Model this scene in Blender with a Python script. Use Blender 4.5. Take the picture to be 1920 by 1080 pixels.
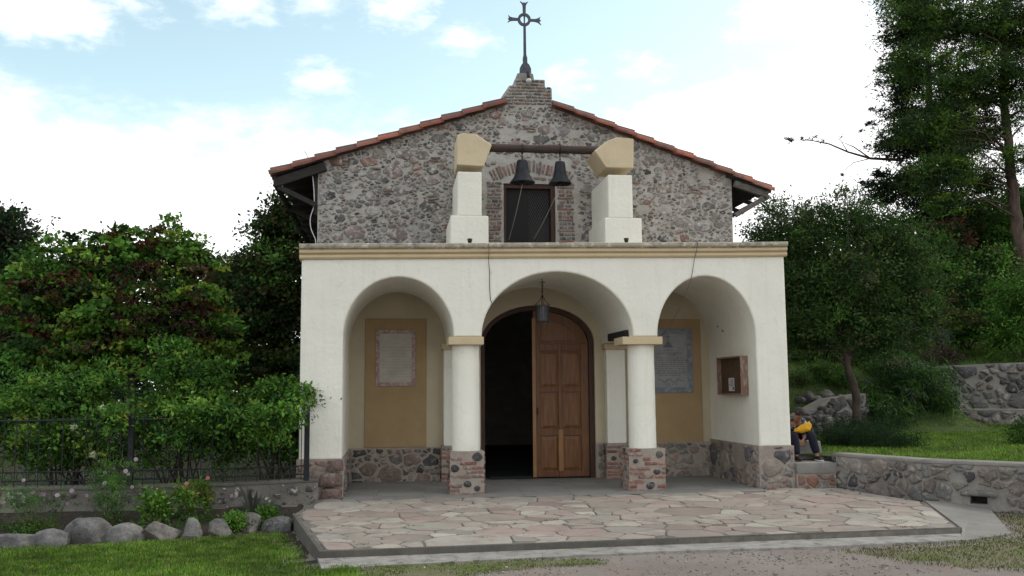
import bpy, bmesh, math, random
import numpy as np
from mathutils import Vector, Matrix
from mathutils.geometry import tessellate_polygon

for o in list(bpy.data.objects): bpy.data.objects.remove(o)
COL = bpy.context.scene.collection
scene = bpy.context.scene
R = math.radians

# ---------------------------------------------------------------- camera
FPX, YAW, PITCH, ROLL = 1780.0, R(7.2), R(6.15), R(0.45)
CAM = Vector((0, -FPX/112.0, 1.70))
_f = Vector((math.sin(YAW)*math.cos(PITCH), math.cos(YAW)*math.cos(PITCH), math.sin(PITCH)))
_r = _f.cross(Vector((0, 0, 1))).normalized(); _u = _r.cross(_f)
CR = _r*math.cos(ROLL) - _u*math.sin(ROLL); CU = _u*math.cos(ROLL) + _r*math.sin(ROLL)
cam = bpy.data.objects.new('camera', bpy.data.cameras.new('camera')); COL.objects.link(cam)
cam.data.sensor_width = 36; cam.data.lens = 36*FPX/1920
cam.data.clip_start = .1; cam.data.clip_end = 3000
m = Matrix((CR, CU, -_f)).transposed().to_4x4(); m.translation = CAM; cam.matrix_world = m
scene.camera = cam

def pray(px, py): return _f + CR*((px-960)/FPX) - CU*((py-540)/FPX)
def at(px, py, Y):                      # photo pixel -> point on the plane y = Y (used as a tape measure)
    r = pray(px, py); return CAM + r*((Y-CAM.y)/r.y)
def atz(px, py, Z):
    r = pray(px, py); return CAM + r*((Z-CAM.z)/r.z)
def atx(px, py, X):
    r = pray(px, py); return CAM + r*((X-CAM.x)/r.x)

# ---------------------------------------------------------------- world, sun, exposure
SUN_EL, SUN_AZ = R(42), R(78)          # sun veiled by cloud, beyond the chapel; azimuth measured from +Y towards +X
W = bpy.data.worlds.new('World'); scene.world = W; W.use_nodes = True
wn, wl = W.node_tree.nodes, W.node_tree.links
for n in list(wn): wn.remove(n)
def N(t, **k):
    n = wn.new(t)
    for a, b in k.items(): setattr(n, a, b)
    return n
def wmath(op, a, b=None, c=None, clamp=False):
    n = N('ShaderNodeMath', operation=op, use_clamp=clamp)
    for i, v in enumerate((a, b, c)):
        if v is None: continue
        if isinstance(v, (int, float)): n.inputs[i].default_value = v
        else: wl.new(v, n.inputs[i])
    return n.outputs[0]
sky = N('ShaderNodeTexSky', sky_type='NISHITA'); sky.sun_disc = False
sky.sun_elevation = SUN_EL; sky.sun_rotation = SUN_AZ; sky.air_density = 1.0; sky.dust_density = 1.2; sky.ozone_density = 1.0
tc = N('ShaderNodeTexCoord'); DIR = tc.outputs['Generated']
def wdot(v):
    n = N('ShaderNodeVectorMath', operation='DOT_PRODUCT'); wl.new(DIR, n.inputs[0]); n.inputs[1].default_value = v
    return n.outputs['Value']
def wnoise(scale, detail=6, rough=.6, dist=0.3, stretch=(1, 1, 2.2)):
    mp = N('ShaderNodeMapping'); mp.inputs['Scale'].default_value = stretch; wl.new(DIR, mp.inputs[0])
    n = N('ShaderNodeTexNoise'); n.inputs['Scale'].default_value = scale; n.inputs['Detail'].default_value = detail
    n.inputs['Roughness'].default_value = rough; n.inputs['Distortion'].default_value = dist
    wl.new(mp.outputs[0], n.inputs['Vector']); return n.outputs[0]
def wramp(v, lo, hi):
    n = N('ShaderNodeMapRange', interpolation_type='SMOOTHSTEP'); n.clamp = True
    n.inputs['From Min'].default_value = lo; n.inputs['From Max'].default_value = hi
    wl.new(v, n.inputs['Value']); return n.outputs[0]
n1 = wnoise(7.0); n2 = wnoise(30, 5, .62, .2)
# big cloud bank: great circle through two sky directions, rising to the right
d1, d2 = pray(1120, 255).normalized(), pray(1640, -15).normalized()
nb = d1.cross(d2).normalized()
if nb.z > 0: nb = -nb
jit = wmath('ADD', wmath('MULTIPLY', wmath('SUBTRACT', n1, .5), .22), wmath('MULTIPLY', wmath('SUBTRACT', n2, .5), .09))
bank = wramp(wmath('ADD', wdot(nb), jit), -.012, .03)
low = wramp(wmath('ADD', wmath('MULTIPLY', wdot((0, 0, -1)), 1.0), wmath('MULTIPLY', jit, .6)), -.285, -.20)
mask = wmath('MAXIMUM', bank, low)
for (px, py, rad, amp) in [(600, 150, .034, .9), (868, 72, .030, .9), (745, 12, .040, .9), (600, 6, .03, .8), (1062, 150, .030, .8), (1200, 128, .026, .7), (90, 12, .065, 1.),
                      (245, 12, .02, .8), (430, 2, .04, .8), (1520, 10, .07, .9), (1420, 60, .03, .5), (-300, 60, .1, 1.), (-700, 200, .12, .9)]:
    d = pray(px, py).normalized()
    s = N('ShaderNodeVectorMath', operation='SUBTRACT'); wl.new(DIR, s.inputs[0]); s.inputs[1].default_value = d
    sc_ = N('ShaderNodeVectorMath', operation='MULTIPLY'); wl.new(s.outputs[0], sc_.inputs[0]); sc_.inputs[1].default_value = (1, 1, 1.9)
    ln = N('ShaderNodeVectorMath', operation='LENGTH'); wl.new(sc_.outputs[0], ln.inputs[0])
    v = wmath('SUBTRACT', wmath('ADD', wmath('SUBTRACT', rad, ln.outputs['Value']), wmath('MULTIPLY', wmath('SUBTRACT', n2, .5), .10)), 0)
    mask = wmath('MAXIMUM', mask, wmath('MULTIPLY', wramp(v, -.012, .040), amp*.7))
# clouds over the rest of the dome (behind the photographer)
back = wmath('MULTIPLY', wramp(n1, .40, .58), wramp(wdot((0, -1, 0)), -.55, -.1))
mask = wmath('MAXIMUM', mask, back)
skym = N('ShaderNodeMixRGB', blend_type='MULTIPLY'); skym.inputs[0].default_value = 1
wl.new(sky.outputs[0], skym.inputs[1]); skym.inputs[2].default_value = (3.3, 3.05, 2.25, 1)
mixn = N('ShaderNodeMixRGB'); wl.new(mask, mixn.inputs[0]); wl.new(skym.outputs[0], mixn.inputs[1])
ccol = N('ShaderNodeMixRGB'); wl.new(n2, ccol.inputs[0]); ccol.inputs[1].default_value = (12.5, 12.8, 13.2, 1); ccol.inputs[2].default_value = (16, 15.8, 15.5, 1)
wl.new(ccol.outputs[0], mixn.inputs[2])
bg = N('ShaderNodeBackground'); bg.inputs['Strength'].default_value = 0.1
wl.new(mixn.outputs[0], bg.inputs['Color'])
wo = N('ShaderNodeOutputWorld'); wl.new(bg.outputs[0], wo.inputs[0])

sun = bpy.data.objects.new('sun', bpy.data.lights.new('sun', 'SUN')); COL.objects.link(sun)
sun.data.energy = 0.6; sun.data.angle = R(14); sun.data.color = (1, .95, .88)
sd = Vector((math.sin(SUN_AZ)*math.cos(SUN_EL), math.cos(SUN_AZ)*math.cos(SUN_EL), math.sin(SUN_EL)))
sun.rotation_euler = (-sd).to_track_quat('-Z', 'Y').to_euler()
sun.location = (4, 30, 30)

scene.view_settings.view_transform = 'Standard'; scene.view_settings.look = 'None'
scene.view_settings.exposure = 0.10; scene.view_settings.gamma = 1.0
scene.render.engine = 'CYCLES'
scene.cycles.max_bounces = 7; scene.cycles.diffuse_bounces = 4; scene.cycles.transparent_max_bounces = 8

# ---------------------------------------------------------------- materials
MAT = {}
def mat(name, base, c2=None, nscale=4.0, nlo=.35, nhi=.65, detail=6, bump=0.0, bscale=30.0, rough=.85, col=False,
        smear=None, smear_scale=14.0, smear_lo=.52, smear_hi=.66, metallic=0, translucent=0, stretch=(1, 1, 1), spec=.3, bump2=None, fine=0.0, streak=None):
    if name in MAT: return MAT[name]
    mt = bpy.data.materials.new(name); mt.use_nodes = True; MAT[name] = mt
    t = mt.node_tree; nd, lk = t.nodes, t.links
    b = nd['Principled BSDF']; b.inputs['Roughness'].default_value = rough; b.inputs['Metallic'].default_value = metallic
    b.inputs['Specular IOR Level'].default_value = spec
    g = nd.new('ShaderNodeNewGeometry'); mp = nd.new('ShaderNodeMapping'); mp.inputs['Scale'].default_value = stretch
    lk.new(g.outputs['Position'], mp.inputs[0])
    def noise(s, d=detail, r=.6):
        n = nd.new('ShaderNodeTexNoise'); n.inputs['Scale'].default_value = s; n.inputs['Detail'].default_value = d
        n.inputs['Roughness'].default_value = r; lk.new(mp.outputs[0], n.inputs['Vector']); return n.outputs[0]
    def rng(v, lo, hi, a=0., b_=1.):
        n = nd.new('ShaderNodeMapRange'); n.inputs['From Min'].default_value = lo; n.inputs['From Max'].default_value = hi
        n.inputs['To Min'].default_value = a; n.inputs['To Max'].default_value = b_
        lk.new(v, n.inputs['Value']); return n.outputs[0]
    def mix(f, a, b_, mode='MIX'):
        n = nd.new('ShaderNodeMixRGB'); n.blend_type = mode
        for i, v in enumerate((f, a, b_)):
            if isinstance(v, (int, float)): n.inputs[i].default_value = v
            elif isinstance(v, tuple): n.inputs[i].default_value = (*v, 1)
            else: lk.new(v, n.inputs[i])
        return n.outputs[0]
    if col:
        a = nd.new('ShaderNodeAttribute'); a.attribute_name = 'Col'; c = a.outputs['Color']
        if c2 is not None: c = mix(rng(noise(nscale), nlo, nhi), c, c2 if not isinstance(c2, (int, float)) else mix(1., a.outputs['Color'], (c2, c2, c2), 'MULTIPLY'))
    elif c2 is not None: c = mix(rng(noise(nscale), nlo, nhi), base, c2)
    else: c = mix(0., base, base)
    if smear: c = mix(rng(noise(smear_scale, 5, .65), smear_lo, smear_hi), c, smear)
    if streak:
        ms = nd.new('ShaderNodeMapping'); ms.inputs['Scale'].default_value = (5, 5, .30); lk.new(g.outputs['Position'], ms.inputs[0])
        n = nd.new('ShaderNodeTexNoise'); n.inputs['Scale'].default_value = 2.2; n.inputs['Detail'].default_value = 6; n.inputs['Roughness'].default_value = .62; lk.new(ms.outputs[0], n.inputs['Vector'])
        c = mix(rng(n.outputs[0], .52, .85, 0, .45), c, streak)
    if fine:
        k = rng(noise(bscale*2.2, 4, .7), .25, .75, 1-fine, 1+fine)
        cr = nd.new('ShaderNodeCombineXYZ')
        for i in range(3): lk.new(k, cr.inputs[i])
        c = mix(1., c, cr.outputs[0], 'MULTIPLY')
    lk.new(c, b.inputs['Base Color'])
    if bump:
        bp = nd.new('ShaderNodeBump'); bp.inputs['Strength'].default_value = bump; bp.inputs['Distance'].default_value = .02
        lk.new(noise(bscale, 7, .62), bp.inputs['Height'])
        if bump2:
            bp2 = nd.new('ShaderNodeBump'); bp2.inputs['Strength'].default_value = bump2[0]; bp2.inputs['Distance'].default_value = .05
            lk.new(noise(bump2[1], 3, .5), bp2.inputs['Height']); lk.new(bp.outputs[0], bp2.inputs['Normal']); lk.new(bp2.outputs[0], b.inputs['Normal'])
        else: lk.new(bp.outputs[0], b.inputs['Normal'])
    if translucent:
        tr = nd.new('ShaderNodeBsdfTranslucent'); lk.new(c, tr.inputs['Color'])
        mx = nd.new('ShaderNodeMixShader'); mx.inputs[0].default_value = translucent
        lk.new(b.outputs[0], mx.inputs[1]); lk.new(tr.outputs[0], mx.inputs[2])
        out = [n for n in nd if n.type == 'OUTPUT_MATERIAL'][0]; lk.new(mx.outputs[0], out.inputs['Surface'])
    return mt

M_plaster = mat('plaster', (.80, .775, .69), (.74, .715, .63), 1.3, .3, .7, bump=.45, bscale=14, rough=.9, bump2=(.35, 3.0), smear=(.62, .59, .51), smear_scale=5, smear_lo=.58, smear_hi=.85, streak=(.60, .57, .49))
M_cream = mat('cream_plaster', (.50, .43, .31), (.44, .38, .27), 1.5, bump=.35, bscale=16, rough=.9, bump2=(.3, 3))
M_ochre = mat('ochre_plaster', (.35, .25, .13), (.31, .215, .115), 2.0, bump=.3, bscale=18, rough=.9, smear=(.36, .28, .18), smear_scale=3, smear_lo=.6, smear_hi=.9)
M_cornice = mat('cornice_paint', (.55, .44, .28), (.50, .40, .25), 3.0, bump=.3, bscale=20, rough=.9)
M_cornice_top = mat('cornice_weathered', (.40, .36, .28), (.60, .56, .46), 8.0, .52, .62, bump=.6, bscale=25, smear=(.22, .21, .18), smear_scale=6)
M_mortar = mat('mortar', (.455, .43, .395), (.315, .295, .27), 3.0, .3, .7, bump=.9, bscale=22, rough=.95, fine=.3, bump2=(.5, 7))
M_mortar_grey = mat('mortar_grey', (.29, .27, .24), (.18, .165, .145), 2.5, .3, .7, bump=.8, bscale=22, rough=.95, fine=.25)
M_mortar_warm = mat('mortar_warm', (.36, .31, .26), (.25, .21, .18), 4, .3, .7, bump=.8, bscale=22, rough=.95, fine=.25)
M_stone = mat('rubble_stone', None, 0.6, 9.0, .40, .66, col=True, bump=.9, bscale=26, rough=.88, fine=.35, smear=(.45, .425, .39), smear_scale=10, smear_lo=.50, smear_hi=.64, bump2=(.5, 9))
M_stone_clean = mat('field_stone', None, 0.62, 7.0, .38, .66, col=True, bump=1., bscale=24, rough=.9, fine=.34, smear=(.31, .285, .25), smear_scale=9, smear_lo=.55, smear_hi=.70, bump2=(.5, 10))
M_flag = mat('flagstone', None, (.30, .235, .205), 1.6, .46, .74, col=True, bump=.35, bscale=40, rough=.85, fine=.32, smear=(.19, .168, .148), smear_scale=4.5, smear_lo=.48, smear_hi=.76)
M_joint = mat('joint_mortar', (.19, .17, .15), (.11, .105, .09), 6, bump=.6, bscale=40, rough=.95, fine=.3)
M_conc = mat('concrete', (.25, .235, .215), (.19, .18, .165), 2.2, bump=.4, bscale=45, rough=.9, fine=.2, smear=(.12, .115, .10), smear_scale=4, smear_lo=.58, smear_hi=.8)
M_conc_dark = mat('concrete_dark', (.13, .12, .105), (.09, .085, .075), 3.2, bump=.5, bscale=35, rough=.95, fine=.25)
M_conc_lt = mat('concrete_pale', (.33, .31, .285), (.22, .21, .19), 5, bump=.4, bscale=45, rough=.9, fine=.22, smear=(.14, .13, .12), smear_scale=6, smear_lo=.52, smear_hi=.66)
M_tile = mat('clay_tile', None, (.09, .06, .045), 5, .48, .70, col=True, bump=.4, bscale=30, rough=.8, fine=.2)
M_brick = mat('brick', None, .7, 9, .4, .66, col=True, bump=.7, bscale=30, rough=.9, fine=.3, smear=(.30, .28, .25), smear_scale=14, smear_lo=.50, smear_hi=.64)
M_dwood = mat('dark_timber', (.035, .03, .027), (.018, .016, .015), 5, stretch=(1, 1, 6), bump=.5, bscale=14, rough=.8)
M_gwood = mat('grey_timber', (.16, .145, .13), (.07, .06, .055), 4, stretch=(2, 8, 8), bump=.5, bscale=10, rough=.85)
M_log = mat('brown_log', (.075, .048, .038), (.035, .026, .022), 5, stretch=(1, 8, 8), bump=.6, bscale=8, rough=.75)
M_door = mat('door_wood', (.165, .066, .019), (.09, .034, .011), 3, stretch=(7, 7, .8), bump=.25, bscale=8, rough=.45, spec=.4, fine=.15)
M_doorpanel = mat('door_panel_wood', (.19, .078, .022), (.11, .042, .013), 3, stretch=(7, 7, .8), bump=.25, bscale=8, rough=.42, spec=.4, fine=.15)
M_doorbright = mat('door_stile_wood', (.30, .15, .055), (.22, .10, .038), 3, stretch=(7, 7, .8), bump=.2, bscale=8, rough=.42, spec=.4)
M_redwood = mat('reddish_frame', (.070, .032, .022), (.042, .022, .016), 4, stretch=(6, 6, 1), bump=.3, bscale=9, rough=.6)
M_iron = mat('wrought_iron', (.022, .023, .028), (.016, .016, .018), 12, bump=.3, bscale=60, rough=.5, metallic=.3)
M_irongrey = mat('painted_iron', (.085, .09, .11), (.05, .052, .06), 10, bump=.2, bscale=50, rough=.5, metallic=.2)
M_bronze = mat('dark_bronze', (.032, .034, .042), (.018, .018, .02), 9, bump=.2, bscale=40, rough=.5, metallic=.5)
M_black = mat('black_paint', (.012, .012, .014), (.02, .02, .02), 20, rough=.5)
M_glassdark = mat('dark_glass', (.012, .012, .014), (.02, .019, .018), 3, rough=.35, spec=.12)
M_rope = mat('pale_rope', (.36, .34, .30), rough=.9)
M_cable = mat('thin_cable', (.10, .085, .07), rough=.8)
M_whitecable = mat('white_cable', (.55, .55, .55), rough=.6)
M_marble = mat('grey_marble', (.30, .30, .31), (.22, .225, .235), 6, .35, .7, detail=9, rough=.5, bump=.05, bscale=20)
M_marble_blue = mat('blue_grey_marble', (.16, .17, .20), (.25, .26, .30), 9, .45, .62, detail=9, rough=.5)
M_marble_pink = mat('pink_marble', (.27, .16, .15), (.38, .31, .29), 14, .42, .6, detail=9, rough=.5)
M_marble_cream = mat('cream_marble', (.42, .39, .33), (.36, .335, .29), 5, rough=.55)
M_inscr = mat('inscription', (.13, .13, .135), rough=.8)
M_inscr_soft = mat('faded_inscription', (.27, .245, .21), rough=.8)
M_bark = mat('bark', (.075, .055, .042), (.035, .027, .022), 10, stretch=(1, 1, .25), bump=1., bscale=16, rough=.95)
M_pinebark = mat('pine_bark', (.12, .08, .062), (.05, .036, .03), 9, stretch=(1, 1, .3), bump=1., bscale=12, rough=.95)
M_leaf = mat('leaf', None, .72, 1.7, .35, .65, col=True, rough=.6, translucent=.34, spec=.08)
M_needle = mat('needle', None, .6, 1.2, .35, .65, col=True, rough=.65, translucent=.24, spec=.06)
M_grass = mat('grass_blade', None, .75, 1.5, .35, .65, col=True, rough=.7, translucent=.28, spec=.06)
M_turf = mat('turf', (.060, .10, .022), (.045, .06, .022), 2.2, .3, .7, bump=1., bscale=60, rough=.95, fine=.4, smear=(.09, .085, .04), smear_scale=1.4, smear_lo=.56, smear_hi=.8)
M_soil = mat('soil', (.05, .04, .03), (.03, .024, .018), 8, bump=1., bscale=30, rough=.98, fine=.4)
M_gravel = mat('gravel_road', (.28, .245, .22), (.20, .165, .145), 1.1, .3, .7, bump=1., bscale=70, rough=.95, fine=.5, smear=(.29, .20, .175), smear_scale=.9, smear_lo=.5, smear_hi=.75)
M_paper = mat('paper', (.62, .60, .62), rough=.7)
M_cork = mat('brown_board', (.10, .062, .035), (.075, .045, .025), 12, bump=.3, bscale=60, rough=.9)
M_wbox = mat('worn_frame_wood', (.20, .12, .085), (.30, .25, .21), 7, .5, .62, stretch=(4, 4, 1), bump=.3, bscale=12, rough=.8)

# ---------------------------------------------------------------- object helpers
LOC = {}
def link(o, parent=None):
    COL.objects.link(o)
    if parent is not None: o.parent = parent
    return o
def tag(o, label=None, cat=None, group=None, kind=None):
    for k, v in (('label', label), ('category', cat), ('group', group), ('kind', kind)):
        if v: o[k] = v
    return o
def thing(name, label, cat, loc=(0, 0, 0), group=None):
    o = bpy.data.objects.new(name, None); o.empty_display_size = .2; COL.objects.link(o); o.location = loc
    LOC[o.name] = Vector(loc)
    return tag(o, label, cat, group)
def origin_of(p):
    return LOC.get(p.name, Vector((0, 0, 0)))

class MB:
    def __init__(s): s.v = []; s.f = []; s.c = []; s.m = []
    def add(s, vs, fs, col=(1, 1, 1), mi=0):
        b = len(s.v); s.v += [tuple(v) for v in vs]; s.f += [tuple(b+i for i in f) for f in fs]
        if isinstance(col, list): s.c += col
        else: s.c += [col]*len(vs)
        s.m += [mi]*len(fs); return s
    def box(s, a, b, col=(1, 1, 1), mi=0):
        x0, x1 = sorted((a[0], b[0])); y0, y1 = sorted((a[1], b[1])); z0, z1 = sorted((a[2], b[2]))
        v = [(x, y, z) for z in (z0, z1) for y in (y0, y1) for x in (x0, x1)]
        return s.add(v, [(0, 2, 3, 1), (4, 5, 7, 6), (0, 1, 5, 4), (2, 6, 7, 3), (0, 4, 6, 2), (1, 3, 7, 5)], col, mi)
    def hexa(s, b4, t4, col=(1, 1, 1), mi=0):       # bottom ring ccw from above, top ring
        return s.add(list(b4)+list(t4), [(3, 2, 1, 0), (4, 5, 6, 7), (0, 1, 5, 4), (1, 2, 6, 5), (2, 3, 7, 6), (3, 0, 4, 7)], col, mi)
    def prism(s, poly, y0, y1, holes=(), col=(1, 1, 1), mi=0, axis='y'):   # polygon in (x,z) extruded along y (or (x,y) along z, (y,z) along x)
        loops = [list(poly)]+[list(h) for h in holes]
        tr = tessellate_polygon([[Vector((p[0], p[1], 0)) for p in L] for L in loops])
        flat = [p for L in loops for p in L]; n = len(flat)
        def P(p, t): return (p[0], t, p[1]) if axis == 'y' else ((p[0], p[1], t) if axis == 'z' else (t, p[0], p[1]))
        vs = [P(p, y0) for p in flat]+[P(p, y1) for p in flat]
        fs = [tuple(t) for t in tr]+[tuple(n+i for i in reversed(t)) for t in tr]
        o = 0
        for L in loops:
            k = len(L)
            for i in range(k):
                j = (i+1) % k; fs.append((o+i, o+j, n+o+j, n+o+i))
            o += k
        return s.add(vs, fs, col, mi)
    def slab_rounded(s, poly, y0, y1, b, seg=4, mi=0):    # like prism, with a softly rounded front arris
        n = len(poly); A = sum(poly[i][0]*poly[(i+1) % n][1]-poly[(i+1) % n][0]*poly[i][1] for i in range(n)); sg = 1 if A > 0 else -1; off = []
        for i in range(n):
            p, q, r = poly[i-1], poly[i], poly[(i+1) % n]
            e1 = Vector((q[0]-p[0], q[1]-p[1])).normalized(); e2 = Vector((r[0]-q[0], r[1]-q[1])).normalized()
            n1, n2 = Vector((-e1.y, e1.x))*sg, Vector((-e2.y, e2.x))*sg; m_ = (n1+n2); L = max(.35, m_.length_squared/2); off.append(m_/L*1.0)
        rings = []
        for k in range(seg+1):
            t = math.pi/2*k/seg; rings.append((b*(1-math.sin(t)), y0+b*(1-math.cos(t))))
        vs = []
        for o, y in rings: vs += [(poly[i][0]+off[i].x*o, y, poly[i][1]+off[i].y*o) for i in range(n)]
        vs += [(p[0], y1, p[1]) for p in poly]; R_n = len(rings)+1
        tr = tessellate_polygon([[Vector((v[0], v[2], 0)) for v in vs[:n]]])
        fs = [tuple(t) for t in tr]+[tuple((R_n-1)*n+i for i in reversed(t)) for t in tr]
        for k in range(R_n-1):
            for i in range(n): j = (i+1) % n; fs.append((k*n+i, k*n+j, (k+1)*n+j, (k+1)*n+i))
        return s.add(vs, fs, mi=mi)
    def tube(s, pts, rad, seg=8, col=(1, 1, 1), mi=0, cap=True):
        pts = [Vector(p) for p in pts]
        if isinstance(rad, (int, float)): rad = [rad]*len(pts)
        vs = []; fs = []; ref = None
        for i, p in enumerate(pts):
            d = (pts[min(i+1, len(pts)-1)]-pts[max(i-1, 0)])
            d = d.normalized() if d.length > 1e-9 else Vector((0, 0, 1))
            if ref is None: ref = Vector((1, 0, 0)) if abs(d.x) < .8 else Vector((0, 1, 0))
            a = d.cross(ref).normalized(); b = d.cross(a).normalized(); ref = a.cross(d).normalized() if False else ref
            for k in range(seg):
                t = 2*math.pi*k/seg; vs.append(p+(a*math.cos(t)+b*math.sin(t))*rad[i])
        for i in range(len(pts)-1):
            for k in range(seg):
                k2 = (k+1) % seg; fs.append((i*seg+k, (i+1)*seg+k, (i+1)*seg+k2, i*seg+k2))
        if cap: fs += [tuple(range(seg)), tuple(reversed(range((len(pts)-1)*seg, len(pts)*seg)))]
        return s.add(vs, fs, col, mi)
    def lathe(s, prof, c=(0, 0, 0), seg=24, col=(1, 1, 1), mi=0):
        vs = []; fs = []
        for r, z in prof:
            for k in range(seg):
                t = 2*math.pi*k/seg; vs.append((c[0]+r*math.cos(t), c[1]+r*math.sin(t), c[2]+z))
        for i in range(len(prof)-1):
            for k in range(seg):
                k2 = (k+1) % seg; fs.append((i*seg+k, i*seg+k2, (i+1)*seg+k2, (i+1)*seg+k))
        return s.add(vs, fs, col, mi)
    def build(s, name, mats, parent=None, smooth=False, bevel=0, bseg=2, origin=None, angle=30):
        me = bpy.data.meshes.new(name)
        if parent is not None: o0 = origin_of(parent)
        elif origin is not None: o0 = Vector(origin)
        else:
            a = np.array(s.v); o0 = Vector(((a[:, 0].min()+a[:, 0].max())/2, (a[:, 1].min()+a[:, 1].max())/2, a[:, 2].min()))
        me.from_pydata([(v[0]-o0.x, v[1]-o0.y, v[2]-o0.z) for v in s.v], [], s.f)
        if not isinstance(mats, (list, tuple)): mats = [mats]
        for x in mats: me.materials.append(x)
        if any(s.m): me.polygons.foreach_set('material_index', s.m)
        ca = me.color_attributes.new('Col', 'FLOAT_COLOR', 'POINT')
        ca.data.foreach_set('color', np.array([(c[0], c[1], c[2], 1.) for c in s.c], dtype=np.float32).ravel())
        me.update()
        bm = bmesh.new(); bm.from_mesh(me); bmesh.ops.recalc_face_normals(bm, faces=bm.faces); bm.to_mesh(me); bm.free()
        if smooth == 'stones': me.polygons.foreach_set('use_smooth', [k > 0 for k in s.m])
        elif smooth: me.polygons.foreach_set('use_smooth', [True]*len(me.polygons))
        o = bpy.data.objects.new(name, me); link(o, parent)
        LOC[o.name] = o0
        if parent is None: o.location = o0
        if bevel:
            b = o.modifiers.new('bevel', 'BEVEL'); b.width = bevel; b.segments = bseg; b.limit_method = 'ANGLE'; b.angle_limit = R(angle)
        return o

# ---------------------------------------------------------------- masonry: irregular stones laid in mortar
def clip(poly, nx, ny, d):                           # keep nx*x+ny*y <= d
    out = []
    for i in range(len(poly)):
        p, q = poly[i], poly[(i+1) % len(poly)]
        a = nx*p[0]+ny*p[1]-d; b = nx*q[0]+ny*q[1]-d
        if a <= 0: out.append(p)
        if (a < 0 < b) or (b < 0 < a):
            t = a/(a-b); out.append((p[0]+t*(q[0]-p[0]), p[1]+t*(q[1]-p[1])))
    return out
def parea(P): return abs(sum(P[i][0]*P[(i+1) % len(P)][1]-P[(i+1) % len(P)][0]*P[i][1] for i in range(len(P))))/2
def pcent(P): return (sum(p[0] for p in P)/len(P), sum(p[1] for p in P)/len(P))
def inside(P, x, y):
    r = False
    for i in range(len(P)):
        (x1, y1), (x2, y2) = P[i], P[(i+1) % len(P)]
        if (y1 > y) != (y2 > y) and x < (x2-x1)*(y-y1)/(y2-y1)+x1: r = not r
    return r
def chaikin(P, n=2, k=.25):
    for _ in range(n):
        Q = []
        for i in range(len(P)):
            a, b = P[i], P[(i+1) % len(P)]
            Q += [(a[0]+(b[0]-a[0])*k, a[1]+(b[1]-a[1])*k), (a[0]+(b[0]-a[0])*(1-k), a[1]+(b[1]-a[1])*(1-k))]
        P = Q
    return P
def cells(poly, size, aniso, rnd, vary=.5, relax=.55, pw=.22):
    """power-diagram cells covering a convex polygon; u squeezed by aniso so that stones lie flat"""
    Q = [(p[0]/aniso, p[1]) for p in poly]
    x0, x1 = min(p[0] for p in Q), max(p[0] for p in Q); y0, y1 = min(p[1] for p in Q), max(p[1] for p in Q)
    pts = []; grid = {}
    tries = int((x1-x0)*(y1-y0)/(size*size)*28)+40
    for _ in range(tries):
        p = (rnd.uniform(x0-size, x1+size), rnd.uniform(y0-size, y1+size))
        r = size*(1+vary*(rnd.random()**1.6*2-.9))*relax*1.45
        gx, gy = int(p[0]//size), int(p[1]//size); ok = True
        for i in range(gx-2, gx+3):
            for j in range(gy-2, gy+3):
                for q in grid.get((i, j), ()):
                    if (q[0]-p[0])**2+(q[1]-p[1])**2 < (.5*(r+q[2]))**2: ok = False; break
                if not ok: break
            if not ok: break
        if ok:
            q = (p[0], p[1], r); pts.append(q); grid.setdefault((gx, gy), []).append(q)
    out = []
    for (px, py, pr) in pts:
        s3 = size*3.0
        C = [(px-s3, py-s3), (px+s3, py-s3), (px+s3, py+s3), (px-s3, py+s3)]
        gx, gy = int(px//size), int(py//size)
        for i in range(gx-3, gx+4):
            for j in range(gy-3, gy+4):
                for (qx, qy, qr) in grid.get((i, j), ()):
                    if qx == px and qy == py: continue
                    nx, ny = qx-px, qy-py; L2 = nx*nx+ny*ny
                    d = nx*px+ny*py + (L2+pw*(pr*pr-qr*qr))/2
                    C = clip(C, nx, ny, d)
                    if len(C) < 3: break
                if len(C) < 3: break
            if len(C) < 3: break
        if len(C) < 3: continue
        # clip to outline
        n = len(Q); A = sum(Q[i][0]*Q[(i+1) % n][1]-Q[(i+1) % n][0]*Q[i][1] for i in range(n))
        for i in range(n):
            a, b = Q[i], Q[(i+1) % n]
            if A < 0: a, b = b, a
            ex, ey = b[0]-a[0], b[1]-a[1]; C = clip(C, ey, -ex, ey*a[0]-ex*a[1])
            if len(C) < 3: break
        if len(C) < 3: continue
        C = [(p[0]*aniso, p[1]) for p in C]
        out.append((C, pr))
    return out
GREY = [(.22, .20, .185), (.30, .27, .245), (.15, .14, .138), (.26, .23, .20), (.34, .31, .28), (.27, .22, .195), (.23, .21, .205), (.28, .235, .21), (.09, .085, .088), (.29, .27, .25)]
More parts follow.
